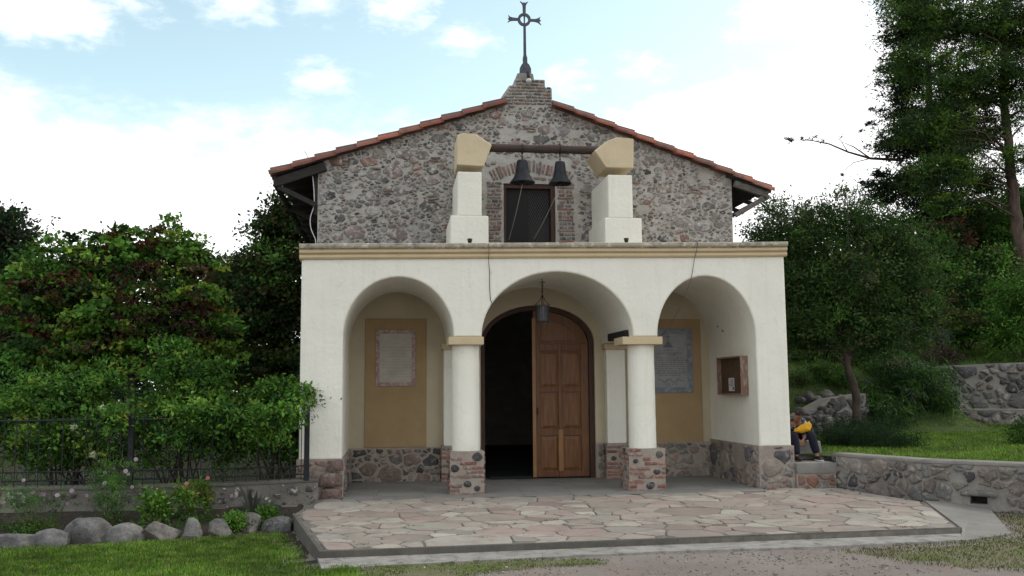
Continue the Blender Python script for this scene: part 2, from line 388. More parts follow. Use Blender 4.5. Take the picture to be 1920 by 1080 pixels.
def stones(mb, poly, to3, size=.16, aniso=1.35, gap=.022, height=.03, colours=GREY, seed=1, holes=(), rough=.25, drop=.06, brick=0., flat=False, vary=.5, skip=None, mi=1, pw=.22):
    rnd = random.Random(seed)
    for C, pr in cells(poly, size, aniso, rnd, vary, pw=pw):
        c = pcent(C); ar = parea(C)
        if ar < (size*size*aniso)*.12 or rnd.random() < drop: continue
        if any(inside(h, p[0], p[1]) for h in holes for p in C+[c]): continue
        if skip and skip(c): continue
        rr = math.sqrt(ar/math.pi)
        k = max(.35, 1-gap/rr*.75)
        P = [(c[0]+(p[0]-c[0])*k, c[1]+(p[1]-c[1])*k) for p in C]
        if flat:
            P = chaikin(P, 1, .12)
            Q = []                                      # ragged straight edges
            for i in range(len(P)):
                a, b = P[i], P[(i+1) % len(P)]; Q.append(a); L = math.hypot(a[0]-b[0], a[1]-b[1])
                if L > .12:
                    t = rnd.uniform(.35, .65); j = rnd.uniform(-.03, .03)*L*1.2
                    Q.append((a[0]+(b[0]-a[0])*t-(b[1]-a[1])/L*j, a[1]+(b[1]-a[1])*t+(b[0]-a[0])/L*j))
            P = Q
        else:
            if rough > .4:                              # broken, angular outline
                Q = []
                for i in range(len(P)):
                    a, b = P[i], P[(i+1) % len(P)]; Q.append(a)
                    if math.hypot(a[0]-b[0], a[1]-b[1]) > rr*.7: t = rnd.uniform(.3, .7); Q.append((a[0]+(b[0]-a[0])*t, a[1]+(b[1]-a[1])*t))
                P = Q
            P = [(p[0]+rnd.gauss(0, rough*rr*.22), p[1]+rnd.gauss(0, rough*rr*.22)) for p in P]
            P = chaikin(P, 2, .15)
        n = len(P); base = rnd.choice(colours); v = rnd.uniform(.8, 1.22); col = tuple(x*v for x in base)
        h = height*rnd.uniform(.55, 1.35); tx, ty = rnd.gauss(0, .22)*h/rr, rnd.gauss(0, .22)*h/rr
        rings = [(1.0, -.006), (.965, h*.55), (.80, h*.95)] if not flat else [(1.0, -.01), (.985, h*.8), (.94, h)]
        vs = []
        for sc, hh in rings:
            for p in P:
                q = (c[0]+(p[0]-c[0])*sc, c[1]+(p[1]-c[1])*sc)
                z = hh if hh < 0 else hh+(q[0]-c[0])*tx+(q[1]-c[1])*ty+(0 if flat else rnd.gauss(0, h*.10))
                vs.append(to3(q[0], q[1], z))
        fs = []
        for r_ in range(len(rings)-1):
            for i in range(n):
                j = (i+1) % n; fs.append((r_*n+i, r_*n+j, (r_+1)*n+j, (r_+1)*n+i))
        if flat: fs.append(tuple((len(rings)-1)*n+i for i in range(n)))
        else:
            vs.append(to3(c[0], c[1], h*1.06)); q = len(vs)-1
            for i in range(n): fs.append(((len(rings)-1)*n+i, (len(rings)-1)*n+(i+1) % n, q))
        mb.add(vs, fs, col, mi)
BRICKS = [(.25, .14, .11), (.21, .125, .10), (.28, .17, .135), (.20, .145, .125), (.25, .19, .16)]
def brick(mb, c, ax, up, nrm, w, h, d, rnd, col=None, mi=2):
    """one worn brick lying in a wall: centre, three axes, size"""
    ax, up, nrm = Vector(ax), Vector(up), Vector(nrm); c = Vector(c)
    P = []
    for (sx, sy) in [(-1, -1), (-.4, -1.04), (.4, -.98), (1, -1), (1.02, 0), (1, 1), (.4, 1.02), (-.4, .97), (-1, 1), (-1.02, 0)]:
        P.append((sx*w/2+rnd.gauss(0, .004), sy*h/2+rnd.gauss(0, .003)))
    vs = []; n = len(P)
    for sc, hh in ((1, -.006), (.97, d*.7), (.86, d)):
        for p in P: vs.append(c+ax*(p[0]*sc)+up*(p[1]*(sc if sc > .9 else .8))+nrm*(hh+rnd.gauss(0, .001)))
    fs = []
    for r_ in range(2):
        for i in range(n): j = (i+1) % n; fs.append((r_*n+i, r_*n+j, (r_+1)*n+j, (r_+1)*n+i))
    fs.append(tuple(2*n+i for i in range(n)))
    b = col or rnd.choice(BRICKS); v = rnd.uniform(.75, 1.25)
    mb.add(vs, fs, tuple(x*v for x in b), mi)

# ================================================================ THE CHAPEL
def xz(px, py, Y): p = at(px, py, Y); return (p.x, p.z)
chapel = thing('chapel', 'rubble stone chapel with red tiled gable and a white three-arched porch', 'chapel', (2.7, 2.5, 0))
L_, R_, PB = -1.5, 6.86, 2.5                          # porch sides, back wall plane
def tilt(x): return .0155*(x-L_)
def face_front(Y): return lambda u, v, h: (u, Y-h, v)
def face_px(X): return lambda u, v, h: (X+h, u, v)    # faces +X
def face_mx(X): return lambda u, v, h: (X-h, u, v)
def arch(xa, xb, z0, top, n=36, p=2.0):               # points from xb to xa over the crown
    c, r = (xa+xb)/2, (xb-xa)/2; out = []
    for i in range(n+1):
        t = math.pi*i/n; out.append((c+r*math.copysign(abs(math.cos(t))**(2/p), math.cos(t)), z0+(top-z0)*abs(math.sin(t))**(2/p)))
    return out

# ---- white arcade: outer piers, three barrel-vaulted bays
mb = MB()
SP = 2.60
poly = [(L_, .60), (L_, 3.90), (R_, 4.03), (R_, .70), (6.29, .70)] + arch(4.53, 6.29, SP, 3.655) + arch(1.49, 4.10, SP, 3.71) + arch(-.81, 1.02, SP, 3.60) + [(-.81, .60)]
mb.slab_rounded(poly, 0, PB, .035)
mb.build('porch_wall', M_plaster, chapel)

# ---- cornice along the porch
prof = [(0, 0), (.035, .005), (.055, .03), (.052, .06), (.03, .078), (.045, .085), (.075, .105), (.078, .135), (.055, .155), (.06, .165), (.10, .175), (.115, .20), (.118, .235), (.095, .245), (-.35, .245), (-.35, 0)]
def cornice_run(pr, mi, name, mt):
    m_ = MB(); xs = [L_-.035, -.5, .7, 2., 3.3, 4.6, 5.8, R_+.035]; rr = random.Random(3); vs = []
    for i, x in enumerate(xs):
        w = rr.uniform(-.004, .004)
        for (o, z) in pr: vs.append((x, -o, 3.878+tilt(x)+w+z*1.04))
    n = len(pr); fs = []
    for i in range(len(xs)-1):
        for k in range(n): fs.append((i*n+k, i*n+(k+1) % n, (i+1)*n+(k+1) % n, (i+1)*n+k))
    fs += [tuple(range(n)), tuple((len(xs)-1)*n+k for k in reversed(range(n)))]
    m_.add(vs, fs); return m_.build(name, mt, chapel)
cornice_run(prof[:9]+[(-.35, .155), (-.35, 0)], 0, 'cornice', M_cornice)
cornice_run([(-.35, .157), (.055, .157)]+prof[9:14]+[(-.35, .245)], 0, 'coping', M_cornice_top)
mb = MB(); mb.box((L_+.01, .36, 3.90), (R_-.01, PB, 3.99)); mb.build('porch_roof', M_conc, chapel)

# ---- back wall of the porch with its doorway
DX0, DX1 = 1.70, 3.95
mb = MB(); door_hole = [(DX0, -.1), (DX1, -.1)] + arch(DX0, DX1, 2.62, 3.36, 30)
mb.prism([(-.85, -.1)]+[(DX0, -.1)]+list(reversed(arch(DX0, DX1, 2.62, 3.36, 30)))+[(DX1, -.1), (6.32, -.1), (6.32, 3.9), (-.85, 3.9)], PB-.002, PB+.4)
mb.build('back_wall', M_cream, chapel)
for (x0, x1) in ((-.52, .65), (4.88, 6.115)):
    mb = MB(); mb.box((x0, PB-.028, .64), (x1, PB+.01, 3.085)); mb.build('ochre_panel', M_ochre, chapel, bevel=.008)

# ---- stone plinths
def plinth_box(name, a, b, faces, seed, parent=chapel, size=.17, mort=M_mortar_warm, colours=None, st=None, **k):
    m_ = MB(); m_.box(a, b, mi=0)
    x0, x1 = sorted((a[0], b[0])); y0, y1 = sorted((a[1], b[1])); z0, z1 = sorted((a[2], b[2]))
    pal = colours or WARM
    for i, fc in enumerate(faces):
        kk = dict(size=size, colours=pal, seed=seed+i*7, gap=.026, height=.020, drop=.08, aniso=1.35, vary=.95, rough=.5, pw=.4); kk.update(k)
        e = .012
        if fc == 'front': stones(m_, [(x0+e, z0), (x1-e, z0), (x1-e, z1-e), (x0+e, z1-e)], face_front(y0), **kk)
        if fc == 'right': stones(m_, [(y0+e, z0), (y1-e, z0), (y1-e, z1-e), (y0+e, z1-e)], face_px(x1), **kk)
        if fc == 'left': stones(m_, [(y0+e, z0), (y1-e, z0), (y1-e, z1-e), (y0+e, z1-e)], face_mx(x0), **kk)
        if fc == 'top': stones(m_, [(x0+e, y0+e), (x1-e, y0+e), (x1-e, y1-e), (x0+e, y1-e)], lambda u, v, h: (u, v, z1+h), **kk)
    return m_.build(name, [mort, st or M_stone_clean, M_brick], parent, smooth='stones')
WARM = [(.31, .235, .20), (.26, .20, .175), (.22, .205, .19), (.34, .29, .245), (.16, .15, .15), (.33, .22, .18), (.28, .255, .23), (.11, .105, .11)]
DARKW = [(.22, .19, .165), (.24, .18, .15), (.13, .125, .12), (.19, .17, .155), (.27, .23, .19), (.22, .16, .135), (.09, .088, .09)]
plinth_box('stone_plinth', (L_-.03, -.035, -.05), (-.775, PB, .615), ['front', 'right'], 11, size=.19)
plinth_box('stone_plinth', (6.255, -.035, -.05), (R_+.03, PB, .715), ['front', 'left'], 23, size=.24, aniso=1.2)
plinth_box('stone_plinth', (-.775, PB-.05, -.05), (1.69, PB+.02, .635), ['front'], 31, size=.19, colours=DARKW)
plinth_box('stone_plinth', (3.96, PB-.05, -.05), (6.255, PB+.02, .665), ['front'], 43, size=.22, colours=WARM)
# pinkish quoin blocks at the foot of the left pier
mb = MB(); rq = random.Random(4)
for (z0, z1, x0, x1) in ((-.05, .15, -1.14, -.80), (.17, .40, -1.15, -.79), (.42, .60, -1.05, -.78)):
    c = rq.choice([(.23, .155, .135), (.19, .13, .115)])
    vs = []
    P = chaikin([(x0, z0), (x1, z0+.01), (x1-.01, z1), (x0+.02, z1-.01)], 2, .09)
    for sc, h in ((1, 0), (.985, .062), (.93, .075)):
        cc = pcent(P)
        for p in P: vs.append((cc[0]+(p[0]-cc[0])*sc+rq.gauss(0, .003), -.035-h+rq.gauss(0, .003), cc[1]+(p[1]-cc[1])*sc))
    n = len(P); fs = [(r_*n+i, r_*n+(i+1) % n, (r_+1)*n+(i+1) % n, (r_+1)*n+i) for r_ in range(2) for i in range(n)]+[tuple(range(2*n, 3*n))]
    mb.add(vs, fs, c)
mb.build('quoin_stones', M_stone_clean, chapel, smooth=True)

# ---- columns and the pilasters behind them
def brick_block(m_, x0, x1, y0, y1, z0, z1, seed, dark, faces=('front', 'left', 'right')):
    rnd = random.Random(seed); m_.box((x0, y0, z0), (x1, y1, z1), mi=0)
    for fc in faces:
        if fc == 'front': a, b, fn, ax, nr = x0, x1, face_front(y0), (1, 0, 0), (0, -1, 0)
        elif fc == 'left': a, b, fn, ax, nr = y0, y1, face_mx(x0), (0, 1, 0), (-1, 0, 0)
        else: a, b, fn, ax, nr = y0, y1, face_px(x1), (0, 1, 0), (1, 0, 0)
        spots = []
        for (u, v, r) in (dark if fc == 'front' else [(rnd.random(), rnd.random(), .07) for _ in range(3)]):
            uc, vc = a+(b-a)*u, z0+(z1-z0)*v; spots.append((uc, vc, r))
            P = chaikin([(uc+r*math.cos(t+rnd.uniform(-.2, .2))*rnd.uniform(.8, 1.1), vc+r*.85*math.sin(t)*rnd.uniform(.85, 1.1)) for t in [i*math.pi/3 for i in range(6)]], 2)
            P = [(min(max(p[0], a+.01), b-.01), min(max(p[1], z0+.01), z1-.01)) for p in P]
            c = rnd.choice([(.06, .058, .062), (.085, .08, .08), (.12, .11, .10)]); vs = []; n = len(P)
            for sc, h in ((1, -.005), (.95, .014), (.75, .022)):
                for p in P: vs.append(fn(uc+(p[0]-uc)*sc, vc+(p[1]-vc)*sc, h))
            vs.append(fn(uc, vc, .024))
            fs = [(q*n+i, q*n+(i+1) % n, (q+1)*n+(i+1) % n, (q+1)*n+i) for q in range(2) for i in range(n)]+[(2*n+i, 2*n+(i+1) % n, 3*n) for i in range(n)]
            m_.add(vs, fs, c, 1)
        z = z0+.03; row = 0
        while z < z1-.02:
            u = a+rnd.uniform(-.08, .0)
            while u < b:
                w = rnd.choice([.12, .18, .22, .27]); uu0, uu1 = max(u, a+.008), min(u+w, b-.008); u += w+.022
                if uu1-uu0 < .035 or rnd.random() < .12: continue
                uc = (uu0+uu1)/2
                if any(abs(uc-s[0]) < s[2]*.9+(uu1-uu0)/2*.8 and abs(z-s[1]) < s[2] for s in spots): continue
                brick(m_, fn(uc, z, 0), ax, (0, 0, 1), nr, uu1-uu0, rnd.uniform(.044, .056), rnd.uniform(.010, .020), rnd, col=rnd.choice([(.30, .13, .095), (.26, .12, .095), (.33, .165, .125), (.24, .15, .13)]))
            z += rnd.uniform(.068, .080); row += 1
def column(x0, x1, cx0, cx1, ztop, dark, seed):
    m_ = MB(); pr = []; rr = random.Random(seed)
    cc = (x0+x1)/2; yc = .285
    for i in range(13):
        t = i/12; pr.append((.238-.008*t+rr.uniform(-.0025, .0025), .695+t*(ztop-.13-.695)))
    pr = [(.236, .68)]+pr
    m_.lathe(pr, (cc, yc, 0), 40)
    sh = m_.build('column', M_plaster, chapel, smooth=True)
    m_ = MB(); m_.box((cx0, -.045, ztop-.135), (cx1, .60, ztop-.003)); m_.build('capital', M_cornice, sh, bevel=.008)
    m_ = MB(); brick_block(m_, x0, x1, .0, .56, -.03, .70, seed, dark)
    m_.build('base', [M_mortar_warm, M_stone_clean, M_brick], sh, smooth='stones')
column(.96, 1.52, .93, 1.52, SP, [(.80, .87, .10), (.13, .62, .085), (.50, .27, .08), (.80, .17, .065)], 5)
column(3.98, 4.61, 3.90, 4.60, SP, [(.84, .86, .085), (.76, .46, .07), (.58, .15, .085), (.18, .72, .05)], 9)
for (x0, x1, sd_) in ((.93, 1.42, 3), (4.10, 4.55, 8)):
    m_ = MB(); m_.box((x0+.04, 2.30, .66), (x1-.03, PB, SP-.11)); sh = m_.build('pilaster', M_plaster, chapel, bevel=.02, bseg=3)
    m_ = MB(); m_.box((x0, 2.24, SP-.12), (x1, PB-.004, SP-.003)); m_.build('capital', M_cornice, sh, bevel=.008)
    m_ = MB(); brick_block(m_, x0, x1, 2.22, PB, -.03, .66, sd_, [(.3, .6, .06)]); m_.build('base', [M_mortar_warm, M_stone_clean, M_brick], sh, smooth='stones')
# end of an old timber resting on the right capital
mb = MB(); mb.hexa([(4.035, .30, 2.603), (4.18, .30, 2.603), (4.18, 1.7, 2.603), (4.035, 1.7, 2.603)], [(4.035, .30, 2.735), (4.18, .30, 2.735), (4.18, 1.7, 2.745), (4.035, 1.7, 2.745)])
mb.build('lintel_beam', M_dwood, chapel, bevel=.01)

# ---- doorway: frame, closed right leaf, open left leaf, dark nave behind
def arc_pts(x0, x1, z0, top, n=30): return arch(x0, x1, z0, top, n)
mb = MB(); outer = [(DX0+.003, 0), *reversed(arc_pts(DX0+.003, DX1-.003, 2.62, 3.357)), (DX1-.003, 0)]
innr = [(DX0+.085, 0), *reversed(arc_pts(DX0+.085, DX1-.10, 2.60, 3.265)), (DX1-.10, 0)]
mb.prism(outer+list(reversed(innr)), PB+.06, PB+.24); frame = mb.build('door_frame', M_redwood, chapel, bevel=.01)
LX0, LX1 = 2.755, DX1-.103
def door_top(x): c, r = (DX0+.085+DX1-.10)/2, (DX1-.10-DX0-.085)/2; return 2.60+(3.262-2.60)*math.sqrt(max(0, 1-((x-c)/r)**2))
mb = MB(); pl = [(LX0, .015), (LX1, .015)]+[(x, door_top(x)) for x in [LX1-(LX1-LX0)*i/14 for i in range(15)]]
mb.prism(pl, PB+.13, PB+.17); leaf = mb.build('door_leaf', M_door, chapel, bevel=.004)
leaf['label'] = 'closed panelled wooden door leaf'
def pxr(x0, y0, x1, y1, Y): a, b = at(x0, y0, Y), at(x1, y1, Y); return a.x, a.z, b.x, b.z
stx = [LX0+.005, LX0+.135, 0, 0]
cols_ = [(2.90, 3.21), (3.34, 3.66)]; rows_ = [(.16, .78), (.97, 1.63), (1.78, 2.44)]
YD = PB+.13
# stiles and rails stand proud, panels are raised fields in the recesses
mb = MB()
for (x0, x1) in ((LX0+.003, 2.87), (3.24, 3.31), (3.69, LX1-.003)): mb.box((x0, YD-.030, .02), (x1, YD+.003, min(door_top(x0), door_top(x1), 2.62)-.01))
for (z0, z1) in ((.022, .13), (.81, .94), (1.66, 1.75), (2.47, 2.60)):
    for (a, b) in ((2.872, 3.238), (3.312, 3.688)): mb.box((a, YD-.028, z0), (b, YD+.003, z1))
mb.build('door_rails', M_door, leaf, bevel=.006)
for (a, b) in cols_:
    for (z0, z1) in rows_:
        m_ = MB(); m_.hexa([(a-.015, YD-.002, z0-.015), (b+.015, YD-.002, z0-.015), (b+.015, YD-.002, z1+.015), (a-.015, YD-.002, z1+.015)],
                           [(a+.04, YD-.02, z0+.04), (b-.04, YD-.02, z0+.04), (b-.04, YD-.02, z1-.04), (a+.04, YD-.02, z1-.04)])
        m_.build('door_panel', M_doorpanel, leaf)
m_ = MB(); m_.prism([(2.90, 2.66), (3.60, 2.66), (3.60, 2.80), (3.30, 3.02), (2.90, 3.12)], YD-.018, YD+.002); m_.build('door_panel', M_doorpanel, leaf, bevel=.012)
m_ = MB(); m_.box((LX0-.035, YD-.055, .02), (LX0+.035, YD-.031, 3.12)); m_.build('meeting_stile', M_doorbright, leaf, bevel=.006)
m_ = MB(); m_.box((3.225, YD-.052, .13), (3.325, YD-.031, .93)); m_.build('brace_strip', M_doorbright, leaf, bevel=.006)
m_ = MB(); m_.box((LX0+.05, YD-.06, 1.22), (LX0+.075, YD-.032, 1.36)); m_.build('door_handle', M_iron, leaf, bevel=.004)
mb = MB(); mb.box((DX0+.05, PB+.26, .015), (DX0+.10, PB+1.25, 3.1)); mb.build('door_leaf', M_door, chapel)['label'] = 'wooden door leaf swung open into the dark nave'
M_nave = mat('nave_interior', (.02, .018, .016), (.014, .012, .011), 2, rough=.95)  # near-black colour stands in for the darkness of the unlit nave
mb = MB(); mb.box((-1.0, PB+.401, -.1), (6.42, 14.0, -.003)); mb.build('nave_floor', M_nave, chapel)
mb = MB()
for b in (((-1.45, PB+.402, -.5), (-1.0, 14.0, 5.72)), ((6.42, PB+.402, -.5), (6.87, 14.0, 5.72)), ((-1.45, 14.0, -.5), (6.87, 14.4, 5.72))): mb.box(*b)
mb.build('nave_walls', [M_mortar], chapel)

# ---- gable wall of rubble
GF = PB                                                # front plane
WX0, WX1, WZ0, WZ1 = 2.17, 3.21, 4.56, 5.79
gz = lambda x: (7.40+.343*(x-2.19)) if x < 2.66 else (7.40-.372*(x-3.17))
gpoly = [(-1.45, 3.95), (6.87, 3.95), (6.87, gz(6.87)), (3.17, 7.40), (2.14, 7.38), (-1.45, gz(-1.45))]
ped = [(3.17, 7.40), (3.17, 7.545), (3.165, 7.76), (3.03, 7.77), (3.025, 7.935), (2.41, 7.925), (2.40, 7.80), (2.30, 7.79), (2.14, 7.55), (2.14, 7.38)]
mb = MB()
mb.prism(gpoly[:3]+ped+[gpoly[5]], GF, GF+.40, holes=[[(WX0, WZ0), (WX0, WZ1), (WX1, WZ1), (WX1, WZ0)]], mi=0)
hole = [(WX0-.40, WZ0-.7), (WX1+.42, WZ0-.7), (WX1+.42, WZ1+.06), (3.45, 6.28), (2.0, 6.28), (WX0-.36, WZ1+.06)]
stones(mb, [(-1.44, 4.0), (6.86, 4.0), (6.86, gz(6.86)-.02), (3.15, 7.38), (2.16, 7.37), (-1.44, gz(-1.44)-.02)], face_front(GF), size=.140, aniso=1.6, gap=.020, height=.024, pw=.40,
       seed=77, holes=[hole], drop=.05, vary=1.0, rough=.6, colours=GREY+[(.27, .17, .14), (.22, .20, .18), (.25, .20, .18), (.16, .15, .14)])
rb = random.Random(12)
# scattered bricks in small clusters among the rubble, as patched over the years
for _ in range(30):
    cx, cz = rb.uniform(-1.2, 6.6), rb.uniform(4.2, 7.0)
    if cz > gz(cx)-.2 or inside(hole, cx, cz): continue
    for k in range(rb.choice([1, 1, 2, 3])):
        brick(mb, (cx+rb.uniform(-.03, .03), GF-.022, cz+k*.062), (1, 0, rb.uniform(-.15, .15)), (0, 0, 1), (0, -1, 0), rb.uniform(.09, .22), rb.uniform(.03, .042), .018, rb)
# brick jambs left and right of the window
for (u0, u1) in ((WX0-.36, WX0-.03), (WX1+.03, WX1+.38)):
    z = WZ0-.3; k = 0
    while z < WZ1+.02:
        u = u0+(rb.uniform(0, .05)); 
        if k % 3 == 2:
            brick(mb, ((u0+u1)/2, GF, z), (1, 0, rb.uniform(-.02, .02)), (0, 0, 1), (0, -1, 0), u1-u0-rb.uniform(0, .07), .042, rb.uniform(.012, .024), rb)
            z += .062
        else:
            while u < u1-.05:
                w = min(rb.choice([.06, .09, .14]), u1-u)
                P = chaikin([(u, z-.03), (u+w, z-.032), (u+w, z+.03), (u, z+.03)], 2)
                brick(mb, (u+w/2, GF, z), (1, 0, rb.uniform(-.1, .1)), (0, 0, 1), (0, -1, 0), w*.85, rb.uniform(.045, .065), rb.uniform(.012, .024), rb, col=rb.choice([(.20, .18, .17), (.24, .165, .14), (.13, .125, .125), (.25, .22, .20), (.25, .155, .125)]))
                u += w+.012
            z += .078
        k += 1
# relieving arch of bricks on edge
ac, ar_ = (2.70, 4.55), 1.58
for i in range(25):
    t = R(90)+R(63)*(i/24-.5)+rb.uniform(-.006, .006); rd = ar_+rb.uniform(-.02, .02)
    ux, uz = math.cos(t), math.sin(t)
    if rb.random() < .06: continue
    brick(mb, (ac[0]+ux*rd, GF, ac[1]+uz*rd), (ux, 0, uz), (-uz, 0, ux), (0, -1, 0), rb.uniform(.20, .27), .042, rb.uniform(.012, .026), rb)
for _ in range(46):                                     # small rubble between arch, jambs and window head
    u, v = rb.uniform(WX0-.36, WX1+.38), rb.uniform(WZ1+.07, 6.26)
    d = math.hypot(u-ac[0], v-ac[1])
    if abs(d-ar_) < .19 : continue
    brick(mb, (u, GF, v), (1, 0, rb.uniform(-.3, .3)), (0, 0, 1), (0, -1, 0), rb.uniform(.07, .14), rb.uniform(.045, .07), .02, rb, col=rb.choice(GREY))
# brick courses of the stepped pedestal
z = 7.43
while z < 7.93:
    a = 2.16 if z < 7.53 else 2.16+(z-7.53)*.62 if z < 7.8 else 2.42; b = 3.16 if z < 7.76 else 3.02; u = a+.01
    while u < b-.05:
        w = min(rb.choice([.12, .18, .22]), b-u-.005)
        brick(mb, (u+w/2, GF, z), (1, 0, 0), (0, 0, 1), (0, -1, 0), w-.018, .042, rb.uniform(.012, .026), rb, col=rb.choice([(.20, .145, .125), (.12, .11, .105), (.24, .16, .13), (.24, .22, .20), (.15, .14, .135)])); u += w
    z += .066
# ragged right-hand corner stones
mb.build('gable_wall', [M_mortar, M_stone, M_brick], chapel, smooth='stones')
mb = MB(); mb.hexa([(2.43, GF+.05, 7.93), (2.82, GF+.05, 7.93), (2.82, GF+.42, 7.93), (2.43, GF+.42, 7.93)], [(2.48, GF+.08, 8.09), (2.80, GF+.08, 8.09), (2.80, GF+.38, 8.09), (2.48, GF+.38, 8.09)])
mb.build('pedestal_block', M_conc, chapel, bevel=.02)

# ---- gable window
mb = MB(); b_ = .055
mb.prism([(WX0, WZ0), (WX1, WZ0), (WX1, WZ1), (WX0, WZ1)], GF+.04, GF+.13, holes=[[(WX0+b_, WZ0+b_), (WX0+b_, WZ1-b_*1.6), (WX1-b_*1.6, WZ1-b_*1.6), (WX1-b_*1.6, WZ0+b_)]])
win = mb.build('window', M_redwood, chapel, bevel=.006)
mb = MB(); mb.box((WX0+.03, GF+.15, WZ0+.03), (WX1-.03, GF+.16, WZ1-.03)); mb.build('pane', M_glassdark, win)
mb = MB()
for i in range(-14, 30):
    for s in (1, -1):
        x0 = WX0+.45+i*.05; p0, p1 = (x0, WZ0+.06), (x0+s*.62, WZ0+.06+1.1)
        def cl(p, q, lo=WX0+.50, hi=WX1-.11):
            d = q[0]-p[0]; t0, t1 = sorted(((lo-p[0])/d, (hi-p[0])/d)); t0, t1 = max(t0, 0), min(t1, 1)
            return None if t0 >= t1 else ((p[0]+d*t0, p[1]+(q[1]-p[1])*t0), (p[0]+d*t1, p[1]+(q[1]-p[1])*t1))
        c = cl(p0, p1)
        if c: mb.tube([(c[0][0], GF+.145, c[0][1]), (c[1][0], GF+.145, c[1][1])], .0035, 4)
mb.build('lattice', mat('lattice_wire', (.085, .08, .078), rough=.6), win)
mb = MB(); mb.box((WX0+b_+.005, GF+.12, WZ0+.055), (WX0+.50, GF+.145, WZ1-.095)); mb.build('curtain', mat('dark_cloth', (.022, .021, .022), rough=.9), win)
mb = MB(); mb.box((WX0-.01, GF+.02, WZ0-.004), (WX1+.01, GF+.05, WZ0+.02)); mb.build('sill', mat('sill_metal', (.20, .17, .14), rough=.6), win)

# ---- roof: barrel tiles along the verge, slab with boarded underside and eaves
def slope_pt(side, s):                                  # s metres down from the ridge end of the verge
    if side < 0: a, b = Vector((2.22, 0, 7.47)), Vector((-2.28, 0, 5.925))
    else: a, b = Vector((3.15, 0, 7.46)), Vector((7.62, 0, 5.795))
    d = (b-a); L = d.length; return a+d*(s/L), d/L, L
TILEC = [(.27, .085, .055), (.21, .07, .052), (.29, .10, .065), (.17, .07, .055), (.23, .095, .068)]
TILETOP = [(.12, .085, .07), (.095, .07, .06), (.15, .09, .07), (.19, .09, .065)]
rt = random.Random(8)
def tile(m_, p, d, L, r0, r1, col, yj=0, seg=9, up=None):
    """half-round clay tile lying along d, convex side up, a little thick"""
    n = Vector((-d.z, 0, d.x)) if d.x > 0 else Vector((d.z, 0, -d.x))
    if n.z < 0: n = -n
    y = Vector((0, 1, 0)); vs = []
    for (t, r) in ((0, r0), (1, r1)):
        q = p+d*(L*t)
        for rr in (r, r-.016):
            for k in range(seg+1):
                a = math.pi*k/seg; vs.append(q+y*(math.cos(a)*rr+yj)+n*(math.sin(a)*rr*.9))
    m = seg+1; fs = []
    for k in range(seg):
        fs += [(k, k+1, 2*m+k+1, 2*m+k), (m+k+1, m+k, 3*m+k, 3*m+k+1), (k+1, k, m+k, m+k+1), (2*m+k, 2*m+k+1, 3*m+k+1, 3*m+k)]
    fs += [(0, m, 3*m, 2*m), (seg, 2*m+seg, 3*m+seg, m+seg)]
    m_.add(vs, fs, col)
ROOF_Y0, ROOF_Y1 = 2.30, 14.6
for side in (-1, 1):
    m_ = MB(); _, d, L = slope_pt(side, 0)
    nt = 11; step = (L+.02)/nt
    for row in range(4):
        y = ROOF_Y0+.085+row*.19
        for k in range(nt):
            p, d, _ = slope_pt(side, k*step+rt.uniform(-.01, .01)); base = p+Vector((0, y, 0))
            h = rt.uniform(-.006, .006)
            c = rt.choice(TILEC) if row == 0 else rt.choice(TILETOP); v = rt.uniform(.85, 1.2); c = tuple(x*v for x in c)
            tile(m_, base+Vector((0, 0, h-.095)), d+Vector((0, 0, .035+rt.uniform(-.014, .014))), step+.05, .105, .128, c)
            if row == 0:                                # covering course of darker tiles, half a tile in from the verge
                c = rt.choice(TILETOP)
                tile(m_, base+Vector((0, .085, h-.035)), d+Vector((0, 0, .04+rt.uniform(-.014, .014))), step+.03, .098, .125, tuple(x*rt.uniform(.8, 1.1) for x in c))
    m_.build('verge_tiles', M_tile, chapel, smooth=False)
mb = MB()                                               # rest of the tiled roof, corrugated by its rows of tiles
for side in (-1, 1):
    a, d, L = slope_pt(side, -.62); b, _, _ = slope_pt(side, slope_pt(side, 0)[2]-.02); rows = int((ROOF_Y1-3.1)/.19); vs = []; fs = []
    ny = rows*6
    for i in range(ny+1):
        y = 3.05+(ROOF_Y1-3.05)*i/ny; h = .045*abs(math.sin(math.pi*i/6))
        for k in range(12):
            q = a+(b-a)*(k/11); vs.append((q.x, y, q.z-.03+h+(.015 if k % 2 else 0)))
    for i in range(ny):
        for k in range(11): fs.append((i*12+k, i*12+k+1, (i+1)*12+k+1, (i+1)*12+k))
    mb.add(vs, fs, (.19, .085, .06))
mb.build('roof', M_tile, chapel)
mb = MB()                                               # boarding under the tiles
for side in (-1, 1):
    a, d, L = slope_pt(side, -.5); b, _, _ = slope_pt(side, L-.07)
    y0_, zt, zb = PB+.401, .075, .115
    mb.hexa([(a.x, y0_, a.z-zb), (b.x, y0_, b.z-zb), (b.x, ROOF_Y1, b.z-zb), (a.x, ROOF_Y1, a.z-zb)], [(a.x, y0_, a.z-zt), (b.x, y0_, b.z-zt), (b.x, ROOF_Y1, b.z-zt), (a.x, ROOF_Y1, a.z-zt)])
    w, _, _ = slope_pt(side, L-.98 if side < 0 else L-.93)  # overhang in front of the wall ends
    mb.hexa([(w.x, ROOF_Y0+.02, w.z-zb), (b.x, ROOF_Y0+.02, b.z-zb), (b.x, y0_-.001, b.z-zb), (w.x, y0_-.001, w.z-zb)], [(w.x, ROOF_Y0+.02, w.z-zt), (b.x, ROOF_Y0+.02, b.z-zt), (b.x, y0_-.001, b.z-zt), (w.x, y0_-.001, w.z-zt)])
mb.build('roof_boards', M_dwood, chapel)
